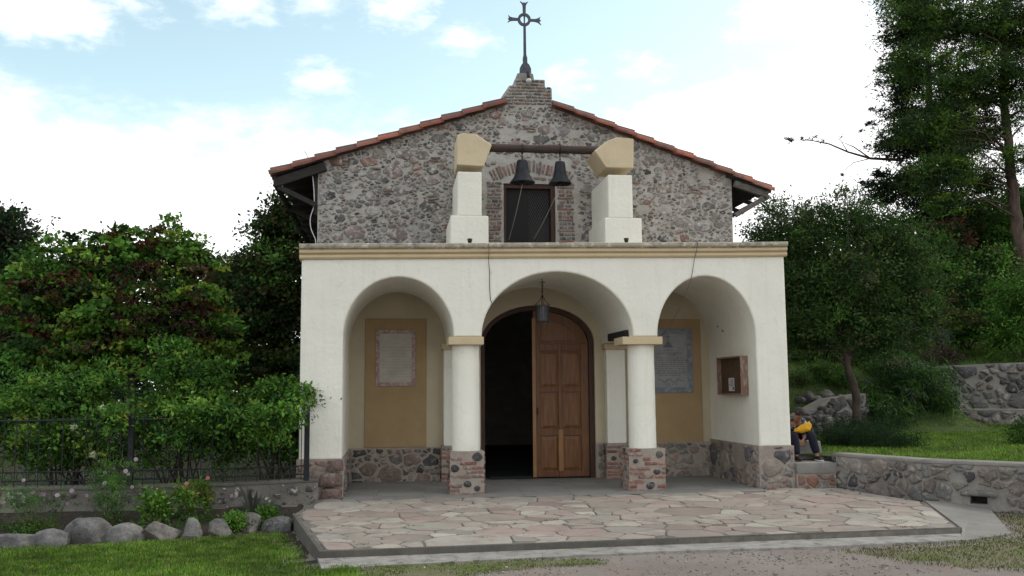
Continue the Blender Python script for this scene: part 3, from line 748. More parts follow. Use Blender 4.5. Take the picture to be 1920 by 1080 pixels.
def timber(name, p, q, w, h, mt, parent=chapel):
    p, q = Vector(p), Vector(q); d = (q-p).normalized(); sd_ = Vector((0, 1, 0)) if abs(d.y) < .9 else Vector((1, 0, 0)); up = d.cross(sd_).normalized(); sd_ = up.cross(d).normalized()
    r = [(-1, -1), (1, -1), (1, 1), (-1, 1)]; m_ = MB()
    m_.add([p+sd_*(a*w/2)+up*(b*h/2) for a, b in r]+[q+sd_*(a*w/2)+up*(b*h/2) for a, b in r], [(0, 1, 2, 3), (7, 6, 5, 4), (0, 4, 5, 1), (1, 5, 6, 2), (2, 6, 7, 3), (3, 7, 4, 0)])
    return m_.build(name, mt, parent, bevel=.006)
timber('barge_rafter', (-2.26, 2.40, 5.68), (-1.30, 2.40, 6.03), .10, .17, M_dwood)
timber('barge_rafter', (6.90, 2.42, 5.86), (7.60, 2.42, 5.63), .10, .13, M_gwood)
for yy, mt_ in ((2.42, M_dwood), (4.6, M_dwood), (6.9, M_dwood), (9.2, M_dwood)):
    timber('eave_strut', (-2.20, yy, 5.62), (-1.47, yy, 5.27), .09, .09, mt_)
    timber('eave_strut', (7.52, yy, 5.56), (6.90, yy, 5.20), .08, .10, M_gwood)
timber('eave_plate', (-2.24, 2.34, 5.66), (-2.24, 14.4, 5.66), .07, .10, M_dwood)
timber('eave_plate', (7.58, 2.34, 5.58), (7.58, 14.4, 5.58), .07, .08, M_gwood)
k = 0
for i in range(14):
    y = 3.1+i*.82
    timber('rafter', (-1.40, y, 5.93), (-2.26, y, 5.64), .07, .09, M_dwood); timber('rafter', (6.84, y, 5.82), (7.60, y, 5.56), .07, .08, M_dwood)
mb = MB()                                               # board closing the wall head along the left eave
mb.box((-1.52, PB+.01, 5.1), (-1.452, 14, 5.9)); mb.build('eave_fascia', M_dwood, chapel)

# ---- bell piers
YP = 1.0
def pier(box, shaft, capf, flip):
    bx0, bx1 = box; m_ = MB(); m_.box((bx0, YP, 3.992), (bx1, PB-.003, at(880, 404, YP).z))
    o = m_.build('bell_pier', M_plaster, chapel, bevel=.02, bseg=3)
    o['label'] = 'white bell pier under the %s ochre head' % ('left' if not flip else 'right')
    m_ = MB(); m_.box((shaft[0], YP, at(880, 404, YP).z-.01), (shaft[1], PB-.004, 5.66)); m_.build('pier_shaft', M_plaster, o, bevel=.025, bseg=3)
    m_ = MB(); m_.prism([xz(*q, YP-.03) for q in capf], YP-.03, YP+.80); m_.build('pier_head', M_ochre_pale, o, bevel=.022, bseg=3)
    return o
M_ochre_pale = mat('ochre_pale', (.60, .50, .34), (.55, .45, .30), 2.0, bump=.3, bscale=18, rough=.9, smear=(.42, .35, .24), smear_scale=4, smear_lo=.58, smear_hi=.85)
zc = lambda x, y, Y: at(x, y, Y)
pier((at(845, 404, YP).x, at(916, 404, YP).x), (at(858, 404, YP).x, at(903.5, 404, YP).x), [(857, 309), (907, 312), (922.5, 271), (893, 251.5), (868, 249), (857, 253)], False)
pier((at(1134, 404, YP).x, at(1203, 404, YP).x), (at(1141, 404, YP).x, at(1187, 404, YP).x), [(1137, 314), (1188, 315.5), (1188.5, 260), (1157, 257), (1138, 264), (1114.5, 282)], True)
YL = 1.30
l0, l1 = at(912, 277, YL), at(1124, 282, YL)
mb = MB(); rl = random.Random(2); n = 12
mb.tube([l0.lerp(l1, i/n)+Vector((0, rl.uniform(-.004, .004), rl.uniform(-.005, .005))) for i in range(n+1)], [.078+rl.uniform(-.004, .004) for _ in range(n+1)], 14)
mb.build('bell_beam', M_log, chapel, smooth=True)

# ================================================================ THINGS ON AND AROUND THE CHAPEL
# iron cross
yc = PB+.22
cr = thing('iron_cross', 'dark wrought iron cross with ringed centre on the gable top', 'cross', (2.62, yc, 8.09))
X = lambda px, py: xz(px, py, yc)
mb = MB(); mb.prism([X(*p) for p in [(974, 137.5), (974.5, 128), (978, 121), (980.5, 118.5), (980, 110), (981.5, 103), (981.3, 48), (985.7, 48), (986.6, 103), (988.5, 109), (988.7, 118.5), (992, 121.5), (995.5, 129), (996, 137.5)]], yc-.02, yc+.02)
mb.build('shaft', M_irongrey, cr)
def ann(px, py, ro, ri, Y, t, n=28):
    c = at(px, py, Y); s = (CAM-c).length/FPX
    o = [(c.x+ro*s*math.cos(2*math.pi*i/n), c.z+ro*s*math.sin(2*math.pi*i/n)) for i in range(n)]
    h = [(c.x+ri*s*math.cos(-2*math.pi*i/n), c.z+ri*s*math.sin(-2*math.pi*i/n)) for i in range(n)]
    m_ = MB(); m_.prism(o, Y-t, Y+t, holes=[h]); return m_
ann(982.8, 37, 12, 7.2, yc, .022).build('ring', M_irongrey, cr)
mb = MB(); mb.prism([X(*p) for p in [(981.6, 30.5), (984.6, 30.5), (984.2, 43.5), (982, 43.5)]], yc-.012, yc+.012); mb.build('relic_pin', M_irongrey, cr)
arms = [[(980.2, 25.5), (979.8, 12), (978.6, 7.5), (974.6, 2.5), (979.6, 5.2), (981, 6.4), (982.3, 3.6), (984, 6.4), (985.6, 5.2), (990.5, 3), (987, 8), (985.8, 12), (985.6, 25.5)],
        [(971, 34.2), (962, 33.2), (957, 32), (952.6, 28.5), (954.8, 33.2), (952, 35.2), (954.8, 37.4), (951.2, 42.4), (957, 39.5), (962, 38.8), (971, 38.8)],
        [(994.6, 35.8), (1003, 36), (1008, 34.8), (1013.6, 31.4), (1011.4, 36), (1014.2, 39), (1011, 41.4), (1014.8, 47.2), (1008, 42.4), (1003, 40.8), (994.6, 40.4)]]
for a in arms:
    mb = MB(); mb.prism([X(*p) for p in a], yc-.016, yc+.016); mb.build('arm', M_irongrey, cr)
# floodlight under the cross
fl = thing('floodlight', 'small black floodlight clamped beneath the iron cross', 'floodlight', (at(991, 146, PB-.1).x, PB-.1, at(991, 146, PB-.1).z))
c = at(991, 146, PB-.12)
mb = MB(); mb.tube([c+Vector((0, .02, .12)), c+Vector((0, 0, .02)), c+Vector((0, -.01, -.02))], [.045, .036, .03], 14); mb.build('housing', M_black, fl, smooth=True)
mb = MB(); mb.lathe([(.0, .03), (.035, .03), (.055, .0), (.05, -.045), (.0, -.06)], (c.x, c.y-.01, c.z-.05), 16); mb.build('lens', mat('pale_lens', (.5, .5, .5), rough=.2), fl, smooth=True)
mb = MB(); mb.tube([c+Vector((0, 0, .02)), c+Vector((0, .10, .02))], .012, 8); mb.build('bracket', M_black, fl)
# bells
def bell(px, ytop, ylip, wlip, label, prof_w):
    ctr = at(px, ylip, YL); top = at(px, ytop, YL); s = (CAM-ctr).length/FPX
    H = top.z-ctr.z; r = wlip*s/2; cx = ctr.x
    b = thing('bell', label, 'bell', (cx, YL, ctr.z), 'church bells on the log beam')
    pr = [(.001, H), (.36*r, H*.985), (.42*r, H*.95), (.46*r, H*.86), (.50*r, H*.6), (.58*r, H*.4), (.72*r, H*.22), (.90*r, H*.09), (1.0*r, H*.02), (1.0*r, 0), (.93*r, .0), (.66*r, H*.2), (.5*r, H*.4), (.43*r, H*.8), (.001, H*.9)]
    mb = MB(); mb.lathe(pr, (cx, YL, ctr.z), 36); mb.build('bell_body', M_bronze, b, smooth=True, bevel=0)
    zb = at(px, 285, YL).z+.02; mb = MB(); nl = 4; z0 = ctr.z+H-.01; hh = (zb-.01-z0)
    for i in range(nl):
        zz = z0+hh*(i+.5)/nl; ln = hh/nl*.72; P = []
        for k in range(11):
            t = 2*math.pi*k/10; o = (math.cos(t)*.018, math.sin(t)*ln)
            P.append((cx+(o[0] if i % 2 else 0), YL+(0 if i % 2 else o[0]), zz+o[1]))
        mb.tube(P, .006, 6)
    P = []
    for k in range(17):
        t = 2*math.pi*k/16; P.append((cx, YL+math.cos(t)*.092, at(px, 278.5, YL).z+math.sin(t)*.098))
    mb.tube(P, .009, 6); mb.build('chain', M_iron, b)
    mb = MB(); mb.lathe([(.001, .05), (.02, .045), (.035, .02), (.035, -.01), (.001, -.03)], (cx, YL, ctr.z-.0), 14); mb.tube([(cx, YL, ctr.z+H*.8), (cx, YL, ctr.z)], .008, 6); mb.build('clapper', M_iron, b)
    return Vector((cx, YL, ctr.z-.02))
q1 = bell(979.5, 300, 343, 47, 'larger dark bronze bell, on the left of the log beam', None)
q2 = bell(1050.5, 303, 345, 43, 'smaller dark bronze bell, on the right of the log beam', None)
for q, e, lab in ((q1, at(954, 450, PB-.02), 'pale rope running straight down from the larger bell'), (q2, at(1001, 448, PB-.02), 'pale rope slanting from the smaller bell into the window')):
    mb = MB(); P = [q.lerp(e, t/10)+Vector((0, 0, -.05*math.sin(math.pi*t/10))) for t in range(11)]; mb.tube(P, .0055, 5)
    tag(mb.build('bell_rope', M_rope), lab, 'rope', 'bell ropes')
# spotlights on the coping
for px, lab in ((881, 'tiny black spotlight on the coping before the left bell pier'), (1174.5, 'tiny black spotlight on the coping before the right bell pier')):
    c = at(px, 459, .02); zt = 3.878+tilt(c.x)+.257
    t = thing('spotlight', lab, 'spotlight', (c.x, .02, zt), 'spotlights on the coping')
    mb = MB(); mb.box((c.x-.03, -.01, zt), (c.x+.03, .05, zt+.012)); mb.tube([(c.x, .02, zt+.01), (c.x, .02, zt+.035)], .02, 8); mb.build('base', M_black, t)
    mb = MB(); mb.lathe([(.001, .02), (.028, .02), (.036, .035), (.044, .085), (.036, .09), (.001, .07)], (c.x, .02, zt), 16); mb.build('lamp_head', M_black, t, smooth=True)
# loose wires
def wire(name, pts, rad, mt, lab, cat='wire'):
    mb = MB(); P = []
    pts = [Vector(p) for p in pts]
    for i in range(len(pts)-1):
        a, b, c, d = pts[max(i-1, 0)], pts[i], pts[i+1], pts[min(i+2, len(pts)-1)]
        for t in [k/6 for k in range(6)]: P.append(.5*((2*b)+(c-a)*t+(2*a-5*b+4*c-d)*t*t+(3*b-a-3*c+d)*t**3))
    P.append(pts[-1]); mb.tube(P, rad, 5); return tag(mb.build(name, mt), lab, cat)
cf = [at(916.5, 456, -.125), at(917, 470, -.125), at(916, 488, -.055), at(918, 510, -.012), at(918, 535, -.012), at(919.5, 560, -.012), at(922, 572, .02), at(912, 592, .05)]
wire('cable', cf, .006, M_cable, 'thin cable down the white wall left of the middle arch')
cf = [at(1308, 454, -.125), at(1306, 470, -.125), at(1302, 485, -.055), at(1299, 505, -.02), at(1295, 524, -.03), at(1282, 560, .1), at(1266, 592, .25), at(1252, 615, .4), at(1240, 630, .55)]
wire('cable', cf, .006, M_cable, 'thin loose cable hanging across the right arch')
cf = [at(*p, 2.46) for p in [(571, 283), (578, 297), (586, 330), (589, 365), (588, 388), (582, 408), (583, 428), (591, 448), (592, 457)]]
wire('cable', cf, .009, M_whitecable, 'white cable looping down beside the left end of the stone gable')
# lantern
LYC = 1.0
lt = at(1017, 573, LYC); lb = at(1018, 603, LYC)
ln = thing('lantern', 'cylindrical black iron lantern hanging on a chain in the middle arch', 'lantern', (lt.x, LYC, lb.z))
h = lt.z-lb.z; r = .112
mb = MB(); mb.lathe([(.001, h+.0), (r, h), (r+.008, h-.01), (r, h-.02), (r, .02), (r+.008, .01), (r, 0), (.001, 0)], (lt.x, LYC, lb.z), 24)
mb.build('drum', mat('lantern_glass', (.05, .052, .055), (.10, .10, .105), 20, rough=.35), ln, smooth=False)
mb = MB()
for i in range(14):
    a = 2*math.pi*i/14; mb.tube([(lt.x+(r+.004)*math.cos(a), LYC+(r+.004)*math.sin(a), lb.z-.03*(i % 2)), (lt.x+(r+.004)*math.cos(a), LYC+(r+.004)*math.sin(a), lb.z+h+.02)], .005, 5)
mb.build('bars', M_iron, ln)
mb = MB(); topz = at(1017, 528, LYC).z
for s in (-1, 1):
    mb.tube([(lt.x+s*(r+.05), LYC, lb.z+h+.035), (lt.x+s*(r+.02), LYC, lb.z+h+.01), (lt.x+s*.05, LYC, lb.z+h+.09), (lt.x, LYC, lb.z+h+.20)], .007, 6)
mb.tube([(lt.x, LYC-r, lb.z+h), (lt.x, LYC, lb.z+h+.2), (lt.x, LYC+r, lb.z+h)], .006, 6)
mb.build('hanger', M_iron, ln)
mb = MB(); z = lb.z+h+.19; i = 0
while z < topz-.02:
    P = []
    for k in range(9):
        t = 2*math.pi*k/8; o = math.cos(t)*.016; P.append((lt.x+(o if i % 2 else 0), LYC+(0 if i % 2 else o), z+.026+math.sin(t)*.032))
    mb.tube(P, .006, 5); z += .048; i += 1
mb.tube([(lt.x-.05, LYC, topz-.01), (lt.x+.05, LYC, topz-.01)], .008, 6)
mb.tube([(lt.x, LYC, topz-.03), (lt.x, LYC, 3.72)], .008, 6)
mb.build('chain', M_iron, ln)
# plaques
def plaque(name, lab, x0, z0, x1, z1, fw, fm, im, seed, left):
    y0 = PB-.03; t = thing(name, lab, 'plaque', ((x0+x1)/2, y0, z0))
    mb = MB(); mb.prism([(x0, z0), (x1, z0), (x1, z1), (x0, z1)], y0-.022, y0, holes=[[(x0+fw, z0+fw), (x0+fw, z1-fw), (x1-fw, z1-fw), (x1-fw, z0+fw)]]); mb.build('frame', fm, t, bevel=.005)
    mb = MB(); mb.box((x0+fw, y0-.014, z0+fw), (x1-fw, y0-.001, z1-fw)); sl = mb.build('slab', im, t)
    rd = random.Random(seed); mb = MB(); a, b, c, d = x0+fw, z0+fw, x1-fw, z1-fw; w, hh = c-a, d-b; ys = y0-.0155
    def dash(u0, u1, v, th): mb.box((a+w*u0, ys, b+hh*v-th/2), (a+w*u1, ys+.0012, b+hh*v+th/2))
    def line(v, u0, u1, th=.016):
        u = u0
        while u < u1:
            l = rd.uniform(.03, .10); n_ = max(2, int(l/.012)); uu = u
            for k in range(n_): dash(uu, min(uu+.0085, u1), v+rd.uniform(-.002, .002), th*rd.choice([.6, .8, 1, 1.3])); uu += .0125
            u += l+.02
    if left:
        for i in range(7):
            tt = i/6; dash(.25+.5*tt-.02, .25+.5*tt+.02, .86-.07*math.sin(math.pi*tt), .010)
        for v, u0, u1 in ((.72, .08, .93), (.655, .06, .95), (.59, .30, .72), (.53, .25, .78), (.47, .42, .60), (.42, .10, .94), (.36, .08, .90), (.30, .08, .95), (.235, .28, .70), (.17, .10, .94), (.115, .38, .96)): line(v, u0, u1, .014)
    else:
        cxp = .44
        mb.box((a+w*cxp-.008, ys, b+hh*.86), (a+w*cxp+.008, ys+.0012, b+hh*.985)); mb.box((a+w*cxp-.045, ys, b+hh*.94), (a+w*cxp+.045, ys+.0012, b+hh*.955))
        for k, hw in enumerate((.022, .05, .075, .10)): mb.box((a+w*cxp-hw, ys, b+hh*(.845-.03*k)-.012), (a+w*cxp+hw, ys+.0012, b+hh*(.845-.03*k)+.014))
        for v, u0, u1 in ((.69, .30, .62), (.635, .12, .82), (.60, .40, .60), (.545, .06, .88), (.505, .04, .96), (.465, .03, .94), (.425, .03, .97), (.385, .03, .95), (.345, .03, .96), (.305, .10, .93), (.265, .05, .92), (.225, .15, .75)): line(v, u0, u1, .019)
        P = [(a+w*(.1+.8*i/24), ys, b+hh*(.125+.032*math.sin(i*.75)*(1 if i < 20 else .4))) for i in range(25)]
        mb.tube(P, .005, 4)
        for k in range(4): dash(.36+.09*k, .385+.09*k, .06, .03)
    mb.build('lettering', M_inscr_soft if left else M_inscr, sl)
plaque('marble_plaque', 'cream stone plaque in a veined pinkish marble frame, left of the doorway', -.315, 1.795, .44, 2.87, .07, M_marble_pink, M_marble_cream, 5, True)
plaque('marble_plaque', 'grey marble plaque with an engraved cross and text, right of the doorway', 5.03, 1.63, 5.925, 2.90, .105, M_marble_blue, M_marble, 6, False)
# notice box on the right-hand porch wall
nb_ = thing('notice_box', 'worn wooden notice box on the right porch wall with one paper inside', 'notice board', (6.22, 1.05, 1.58))
y0, y1, z0, z1, xf, xw = .42, 1.68, 1.585, 2.285, 6.15, 6.288
mb = MB(); w_ = .045
mb.add([], [])
for (a, b) in (((xf, y0, z0), (xw, y0+.03, z1)), ((xf, y1-.03, z0), (xw, y1, z1)), ((xf, y0+.031, z1-.03), (xw, y1-.031, z1)), ((xf, y0+.031, z0), (xw, y1-.031, z0+.03))): mb.box(a, b)
mb.build('frame', M_wbox, nb_, bevel=.004)
mb = MB(); mb.box((xw-.06, y0+.031, z0+.031), (xw-.045, y1-.031, z1-.031)); mb.build('back_board', M_cork, nb_)
ptop, pbot = atx(1366, 709, xw-.065), atx(1377, 733, xw-.065)
tag(MB().box((xw-.0645, pbot.y, pbot.z), (xw-.0615, ptop.y, ptop.z)).build('notice', M_paper), 'white printed notice pinned inside the wooden notice box', 'notice')
mb = MB(); rn = random.Random(3); yy0, yy1 = sorted((pbot.y, ptop.y)); zz0, zz1 = sorted((pbot.z, ptop.z))
for i in range(8):
    z = zz1-.03-(zz1-zz0-.1)*i/8; mb.box((xw-.0665, yy0+.03, z-.004), (xw-.0650, yy1-rn.uniform(.03, .12), z+.004))
mb.build('print', M_inscr, bpy.data.objects['notice'])
mb = MB(); mb.box((xw-.0665, yy0+.02, zz0+.02), (xw-.0650, yy0+.09, zz0+.07)); mb.build('stamp', mat('dark_red_ink', (.12, .03, .03)), bpy.data.objects['notice'])
# wall hooks in the right bay
for px, py in ((1349, 613), (1358, 621)):
    c = atx(px, py, 6.285); mb = MB(); mb.tube([c+Vector((.01, 0, 0)), c+Vector((-.035, 0, 0)), c+Vector((-.045, 0, .025))], .009, 6)
    mb.build('wall_hook', M_iron, chapel)

# ================================================================ GROUND
def V3(p, z=None): return (p[0], p[1], p[2] if z is None else z)
def xs_(a, b, n): return [a+(b-a)*i/n for i in range(n+1)]
gx = [-1500, -400, -100, -40]+xs_(-20, 24, 132)+[45, 100, 400, 1500]
gy = [-1500, -400, -100, -40]+xs_(-18, 2, 80)+[10, 30, 100, 400, 1500]
from mathutils import noise as mnoise
def ground_z(x, y):
    if not (-20 < x < 24 and -18 < y < 1): return -.262
    z = -.262+.012*mnoise.noise(Vector((x*.7, y*.7, 3)))
    if x > -1.2:                                          # the drive rises to meet the concrete strip
        s = min(1, max(0, (y+7.6)/2.2)); z += .085*s*s*(3-2*s)*min(1, (x+1.2)/.7)
    if x < -1.2: z += .20*min(1, max(0, (y+2.2)/1.5))       # bed rising to the garden wall
    return z
mb = MB(); nx_ = len(gx); vs = [(x, y, ground_z(x, y)) for y in gy for x in gx]
mb.add(vs, [(j*nx_+i, j*nx_+i+1, (j+1)*nx_+i+1, (j+1)*nx_+i) for j in range(len(gy)-1) for i in range(nx_-1)])
tag(mb.build('ground', M_gravel, smooth=True, origin=(0, 0, 0)), 'grey pink gravel ground in front of the chapel', 'ground', kind='structure')

def sheet(name, poly, zf, mt, lab, cat, thick=.0, step=.35, kind='structure', wob=.05):
    """flat patch following zf, with a ragged outline"""
    rr = random.Random(len(name)); P = []
    for i in range(len(poly)):
        a, b = Vector(poly[i][:2]), Vector(poly[(i+1) % len(poly)][:2]); n = max(1, int((b-a).length/step))
        for k in range(n):
            q = a.lerp(b, k/n); P.append((q.x+rr.uniform(-wob, wob), q.y+rr.uniform(-wob, wob)))
    # inner grid points for a draped surface
    x0, x1 = min(p[0] for p in P), max(p[0] for p in P); y0, y1 = min(p[1] for p in P), max(p[1] for p in P)
    from mathutils.geometry import delaunay_2d_cdt
    pts = [Vector(p) for p in P]; n = len(pts); st = max(step, (x1-x0)/60)
    y = y0
    while y < y1:
        x = x0
        while x < x1:
            if inside(P, x, y): pts.append(Vector((x+rr.uniform(-.1, .1)*st, y+rr.uniform(-.1, .1)*st)))
            x += st
        y += st
    vv, _, ff, *_r = delaunay_2d_cdt(pts, [], [list(range(n))], 1, 1e-5)
    brd = [any(k < n for k in ids) for ids in _r[0]]
    m_ = MB(); m_.add([(v.x, v.y, zf(v.x, v.y)-(.03 if b_ else 0)) for v, b_ in zip(vv, brd)], [tuple(f) for f in ff])
    return tag(m_.build(name, mt, smooth=True), lab, cat, kind=kind)
lawn_poly = [(-14, -14), (-1.0, -14), (-.3, -9), (-.15, -6.6), (-.4, -5.35), (-.9, -5.1), (-.95, -4.9), (-1.30, -3.2), (-1.55, -2.3), (-2.3, -2.35), (-3.5, -2.75), (-5, -2.9), (-7, -3.0), (-14, -3.2)]
sheet('lawn', lawn_poly, lambda x, y: ground_z(x, y)+.008, M_turf, 'green mown lawn in front of the row of boulders', 'lawn', wob=.04)
sheet('flower_bed', [(-14, -2.9), (-7, -2.8), (-5, -2.75), (-3.5, -2.6), (-2.3, -2.2), (-1.6, -2.5), (-1.35, -3.3), (-1.0, -4.9), (-.9, -5.25), (-.6, -5.3), (-.7, -4.7), (-1.2, -2.0), (-1.2, -.35), (-14, -.4)], lambda x, y: ground_z(x, y)+.012, M_soil, 'dark soil bed between boulders and garden wall', 'flower bed')
c1, c2, c3 = atz(1560, 1036, -.178), atz(1700, 1056, -.178), atz(1930, 1066, -.178)
right_poly = [(c1.x, c1.y), (c2.x, c2.y), (c3.x, c3.y), (13, -6.2), (13, -4.6), (10.2, -3.2), (9.5, -2.85), (9.35, -2.8), (atz(1850, 955, -.178).x, atz(1850, 955, -.178).y), (atz(1893, 1003, -.178).x, atz(1893, 1003, -.178).y), (atz(1800, 1016, -.178).x, atz(1800, 1016, -.178).y), (atz(1680, 1024, -.178).x, atz(1680, 1024, -.178).y)]
M_turfdry = mat('dry_turf', (.12, .135, .045), (.19, .165, .115), 3.0, .35, .65, bump=1., bscale=60, rough=.95, fine=.4)
sheet('lawn', right_poly, lambda x, y: ground_z(x, y)+.008, M_turfdry, 'patchy dry grass right of the paved forecourt', 'lawn', wob=.05)
mid_poly = [(q.x, q.y) for q in (atz(605, 1067, -.178), atz(860, 1054, -.178), atz(1000, 1048, -.178), atz(1120, 1049, -.178), atz(1140, 1060, -.178), atz(1000, 1066, -.178), atz(860, 1080, -.178), atz(600, 1100, -.178))]
sheet('grass_verge', mid_poly, lambda x, y: ground_z(x, y)+.010, M_turfdry, 'thin worn strip of grass along the foot of the paving', 'grass verge', wob=.04, step=.2)

M_conc_kerb = mat('kerb_concrete', (.13, .118, .103), (.085, .078, .068), 3.2, bump=.5, bscale=35, rough=.95, fine=.25)
# forecourt of crazy paving
def pz(y): return min(0, .016*(y+.1))
A = atz(550, 965, -.035); B = atz(600, 1034, -.078); C_ = atz(1800, 990, -.072); D_ = atz(1735, 941, -.032)
fp = [(A.x, A.y), (B.x, B.y), (C_.x, C_.y), (D_.x, D_.y), (7.62, -.13), (-1.16, -.13)]
fc = thing('forecourt', 'crazy paved stone forecourt in front of the porch', 'paving', (3, -2.4, -.1)); fc['kind'] = 'structure'
mb = MB()
top = [(x, y, pz(y)-.012) for x, y in fp]; bot = [(x, y, -.45) for x, y in fp]; n = len(fp)
mb.add(top+bot, [tuple(range(n)), tuple(reversed(range(n, 2*n)))]+[(i, (i+1) % n, n+(i+1) % n, n+i) for i in range(n)], mi=0)
FL = [tuple(c*.86 for c in v) for v in [(.35, .315, .27), (.33, .285, .25), (.38, .35, .305), (.32, .265, .23), (.35, .31, .265), (.31, .235, .21), (.40, .375, .33), (.34, .30, .255), (.30, .25, .22), (.35, .32, .275)]]
# inner kerb band left free along the front and left edges
ins = [(A.x+.07, A.y+.02), (B.x+.065, B.y+.035), (C_.x-.02, C_.y+.035), (D_.x-.02, D_.y), (7.55, -.16), (-1.05, -.16)]
stones(mb, ins, lambda u, v, h: (u, v, pz(v)-.012+h), size=.56, aniso=1.12, gap=.014, height=.014, colours=FL, seed=5, flat=True, drop=0, vary=.75, pw=.35,
       skip=lambda c: -.85 < c[0] < 6.35 and c[1] > -.34)
mb.build('slab', [M_joint, M_flag], fc)
mb = MB()                                                # kerb along the front and the left side
def kerb(p, q, w, side):
    p, q = Vector(p), Vector(q); d = (q-p).normalized(); nrm = Vector((-d.y, d.x))*side; k = max(1, int((q-p).length/1.3))
    for i in range(k):
        a, b = p.lerp(q, i/k), p.lerp(q, (i+1)/k); a2, b2 = a+nrm*w, b+nrm*w
        mb.add([(a.x, a.y, -.44), (b.x, b.y, -.44), (b2.x, b2.y, -.44), (a2.x, a2.y, -.44), (a.x, a.y, pz(a.y)+.006), (b.x, b.y, pz(b.y)+.006), (b2.x, b2.y, pz(b2.y)+.004), (a2.x, a2.y, pz(a2.y)+.004)],
               [(3, 2, 1, 0), (4, 5, 6, 7), (0, 1, 5, 4), (2, 3, 7, 6)]+([(3, 0, 4, 7)] if i == 0 else [])+([(1, 2, 6, 5)] if i == k-1 else []))
kerb((B.x-.012, B.y-.012), (C_.x+.04, C_.y+.012), .035, 1)
kerb((B.x-.013, B.y-.005), (A.x-.02, A.y+.05), .055, -1)
mb.build('kerb', M_conc_kerb, fc, bevel=.012)
# pale concrete footing strip in front, and the smooth ramp at the right
o1, o2, o3, o4 = atz(603, 1066, -.162), atz(870, 1052, -.16), atz(1240, 1034, -.155), atz(1560, 1024, -.15)
o5 = atz(1806, 1012, -.15)
i1, i2 = (B.x-.03, B.y+.05), (C_.x+.1, C_.y+.1)
outs = [o1, o2, o3, o4, o5]; mb = MB(); vs = []
for i, o in enumerate(outs):
    t = [0, .22, .53, .8, 1][i]; ix, iy = i1[0]+(i2[0]-i1[0])*t, i1[1]+(i2[1]-i1[1])*t
    zt = -.150+.015*t
    vs += [(ix, iy, zt), (o.x, o.y, zt-.012), (o.x, o.y-.01, -.34)]
mb.add(vs, [(3*i+a, 3*i+3+a, 3*i+4+a, 3*i+1+a) for i in range(4) for a in (0, 1)]+[(0, 1, 2)])
tag(mb.build('concrete_strip', M_conc_lt), 'pale cracked concrete strip below the forecourt edge', 'concrete strip', kind='structure')
r = [atz(1733, 938, -.030), atz(1850, 947, -.12), atz(1897, 1001, -.160), atz(1806, 1013, -.155), atz(1800, 988, -.10)]
mb = MB(); r = [Vector(v) for v in r]; e = [Vector((v.x, v.y, -.40)) for v in r]
mid = Vector((sum(v.x for v in r)/5, sum(v.y for v in r)/5, sum(v.z for v in r)/5))
mb.add(r+[mid]+e, [(i, (i+1) % 5, 5) for i in range(5)]+[(i, 6+i, 6+(i+1) % 5, (i+1) % 5) for i in range(5)])
tag(mb.build('concrete_ramp', M_conc), 'smooth grey concrete ramp at the right end of the forecourt', 'ramp', kind='structure')
# porch floor of cement tiles
mb = MB(); rp = random.Random(6); mb.box((-.77, -.45, -.3), (6.25, PB-.05, -.006), (1, 1, 1), 0); mb.box((1.52, PB-.05, -.3), (3.96, PB+.4, -.007), mi=0)
y = -.448
while y < PB-.06:
    y2 = min(y+.50, PB-.052); x = -.768-rp.uniform(0, .4)
    while x < 6.24:
        xa, xb = max(x, -.766), min(x+.80, 6.246); x += .806
        if xb-xa > .05: mb.box((xa, y, -.02), (xb, y2, .002+rp.uniform(0, .0015)), (lambda k: (.25*k, .24*k, .225*k))(rp.uniform(.88, 1.08)), 1)
    y += .506
M_ctile = mat('cement_tile', None, .78, 3, .3, .7, col=True, bump=.25, bscale=40, rough=.8, fine=.15, smear=(.10, .095, .09), smear_scale=2.2, smear_lo=.6, smear_hi=.85)
tag(mb.build('porch_floor', [M_conc_dark, M_ctile]), 'grey cement tiled floor of the porch', 'floor', kind='structure')
mb = MB(); mb.box((1.9, PB+.0, .006), (2.75, PB+.35, .022)); tag(mb.build('doormat', M_black, bevel=.004), 'dark flat doormat at the open side of the doorway', 'doormat')

# garden ground left and behind, terraces right
sheet('garden_ground', [(-30, -.42), (-1.6, -.35), (-1.55, 15), (8.2, 15), (8.2, 60), (-60, 60), (-60, -.45)], lambda x, y: .13+.02*math.sin(x*1.3+y)+.01*max(0, y-4), mat('garden_turf', (.045, .065, .02), (.05, .04, .025), 1.5, .35, .65, bump=1, bscale=40, rough=.95, fine=.4), 'garden lawn behind the fence left of the chapel', 'garden', step=.8, wob=.02)  # darker, browner turf tones than the front lawn
def terr(x, y):
    z = .50+.022*max(0, y+1)
    s = min(1, max(0, (y-4.6)/3.6)); bank = .50+(2.35-.50)*s*s*(3-2*s)+.02
    k = min(1, max(0, (14.6-x)/1.2))
    z = z*(1-k)+max(z, bank)*k
    z += .02*mnoise.noise(Vector((x, y, 1)))
    return z
WU = [Vector((14.3, 8.55)), Vector((17.6, 7.25)), Vector((24, 5.2))]
sheet('terrace_lawn', [(7.0, .72), (7.66, .3), (8.35, -1.55), (9.55, -2.45), (12, -3.4), (26, -4), (26, 4.7), (17.6, 7.2), (14.4, 8.5), (14.2, 9.2), (6.9, 9.2)], terr, M_turf, 'green terrace lawn behind the low retaining wall', 'lawn', step=.5, wob=.0)
def hillz(x, y): return 2.27+.11*max(0, y-8.5)+.10*max(0, x-15)*min(1, max(0, (y-7)/4))-.10*max(0, 11-x)+.08*mnoise.noise(Vector((x*.5, y*.5, 4)))
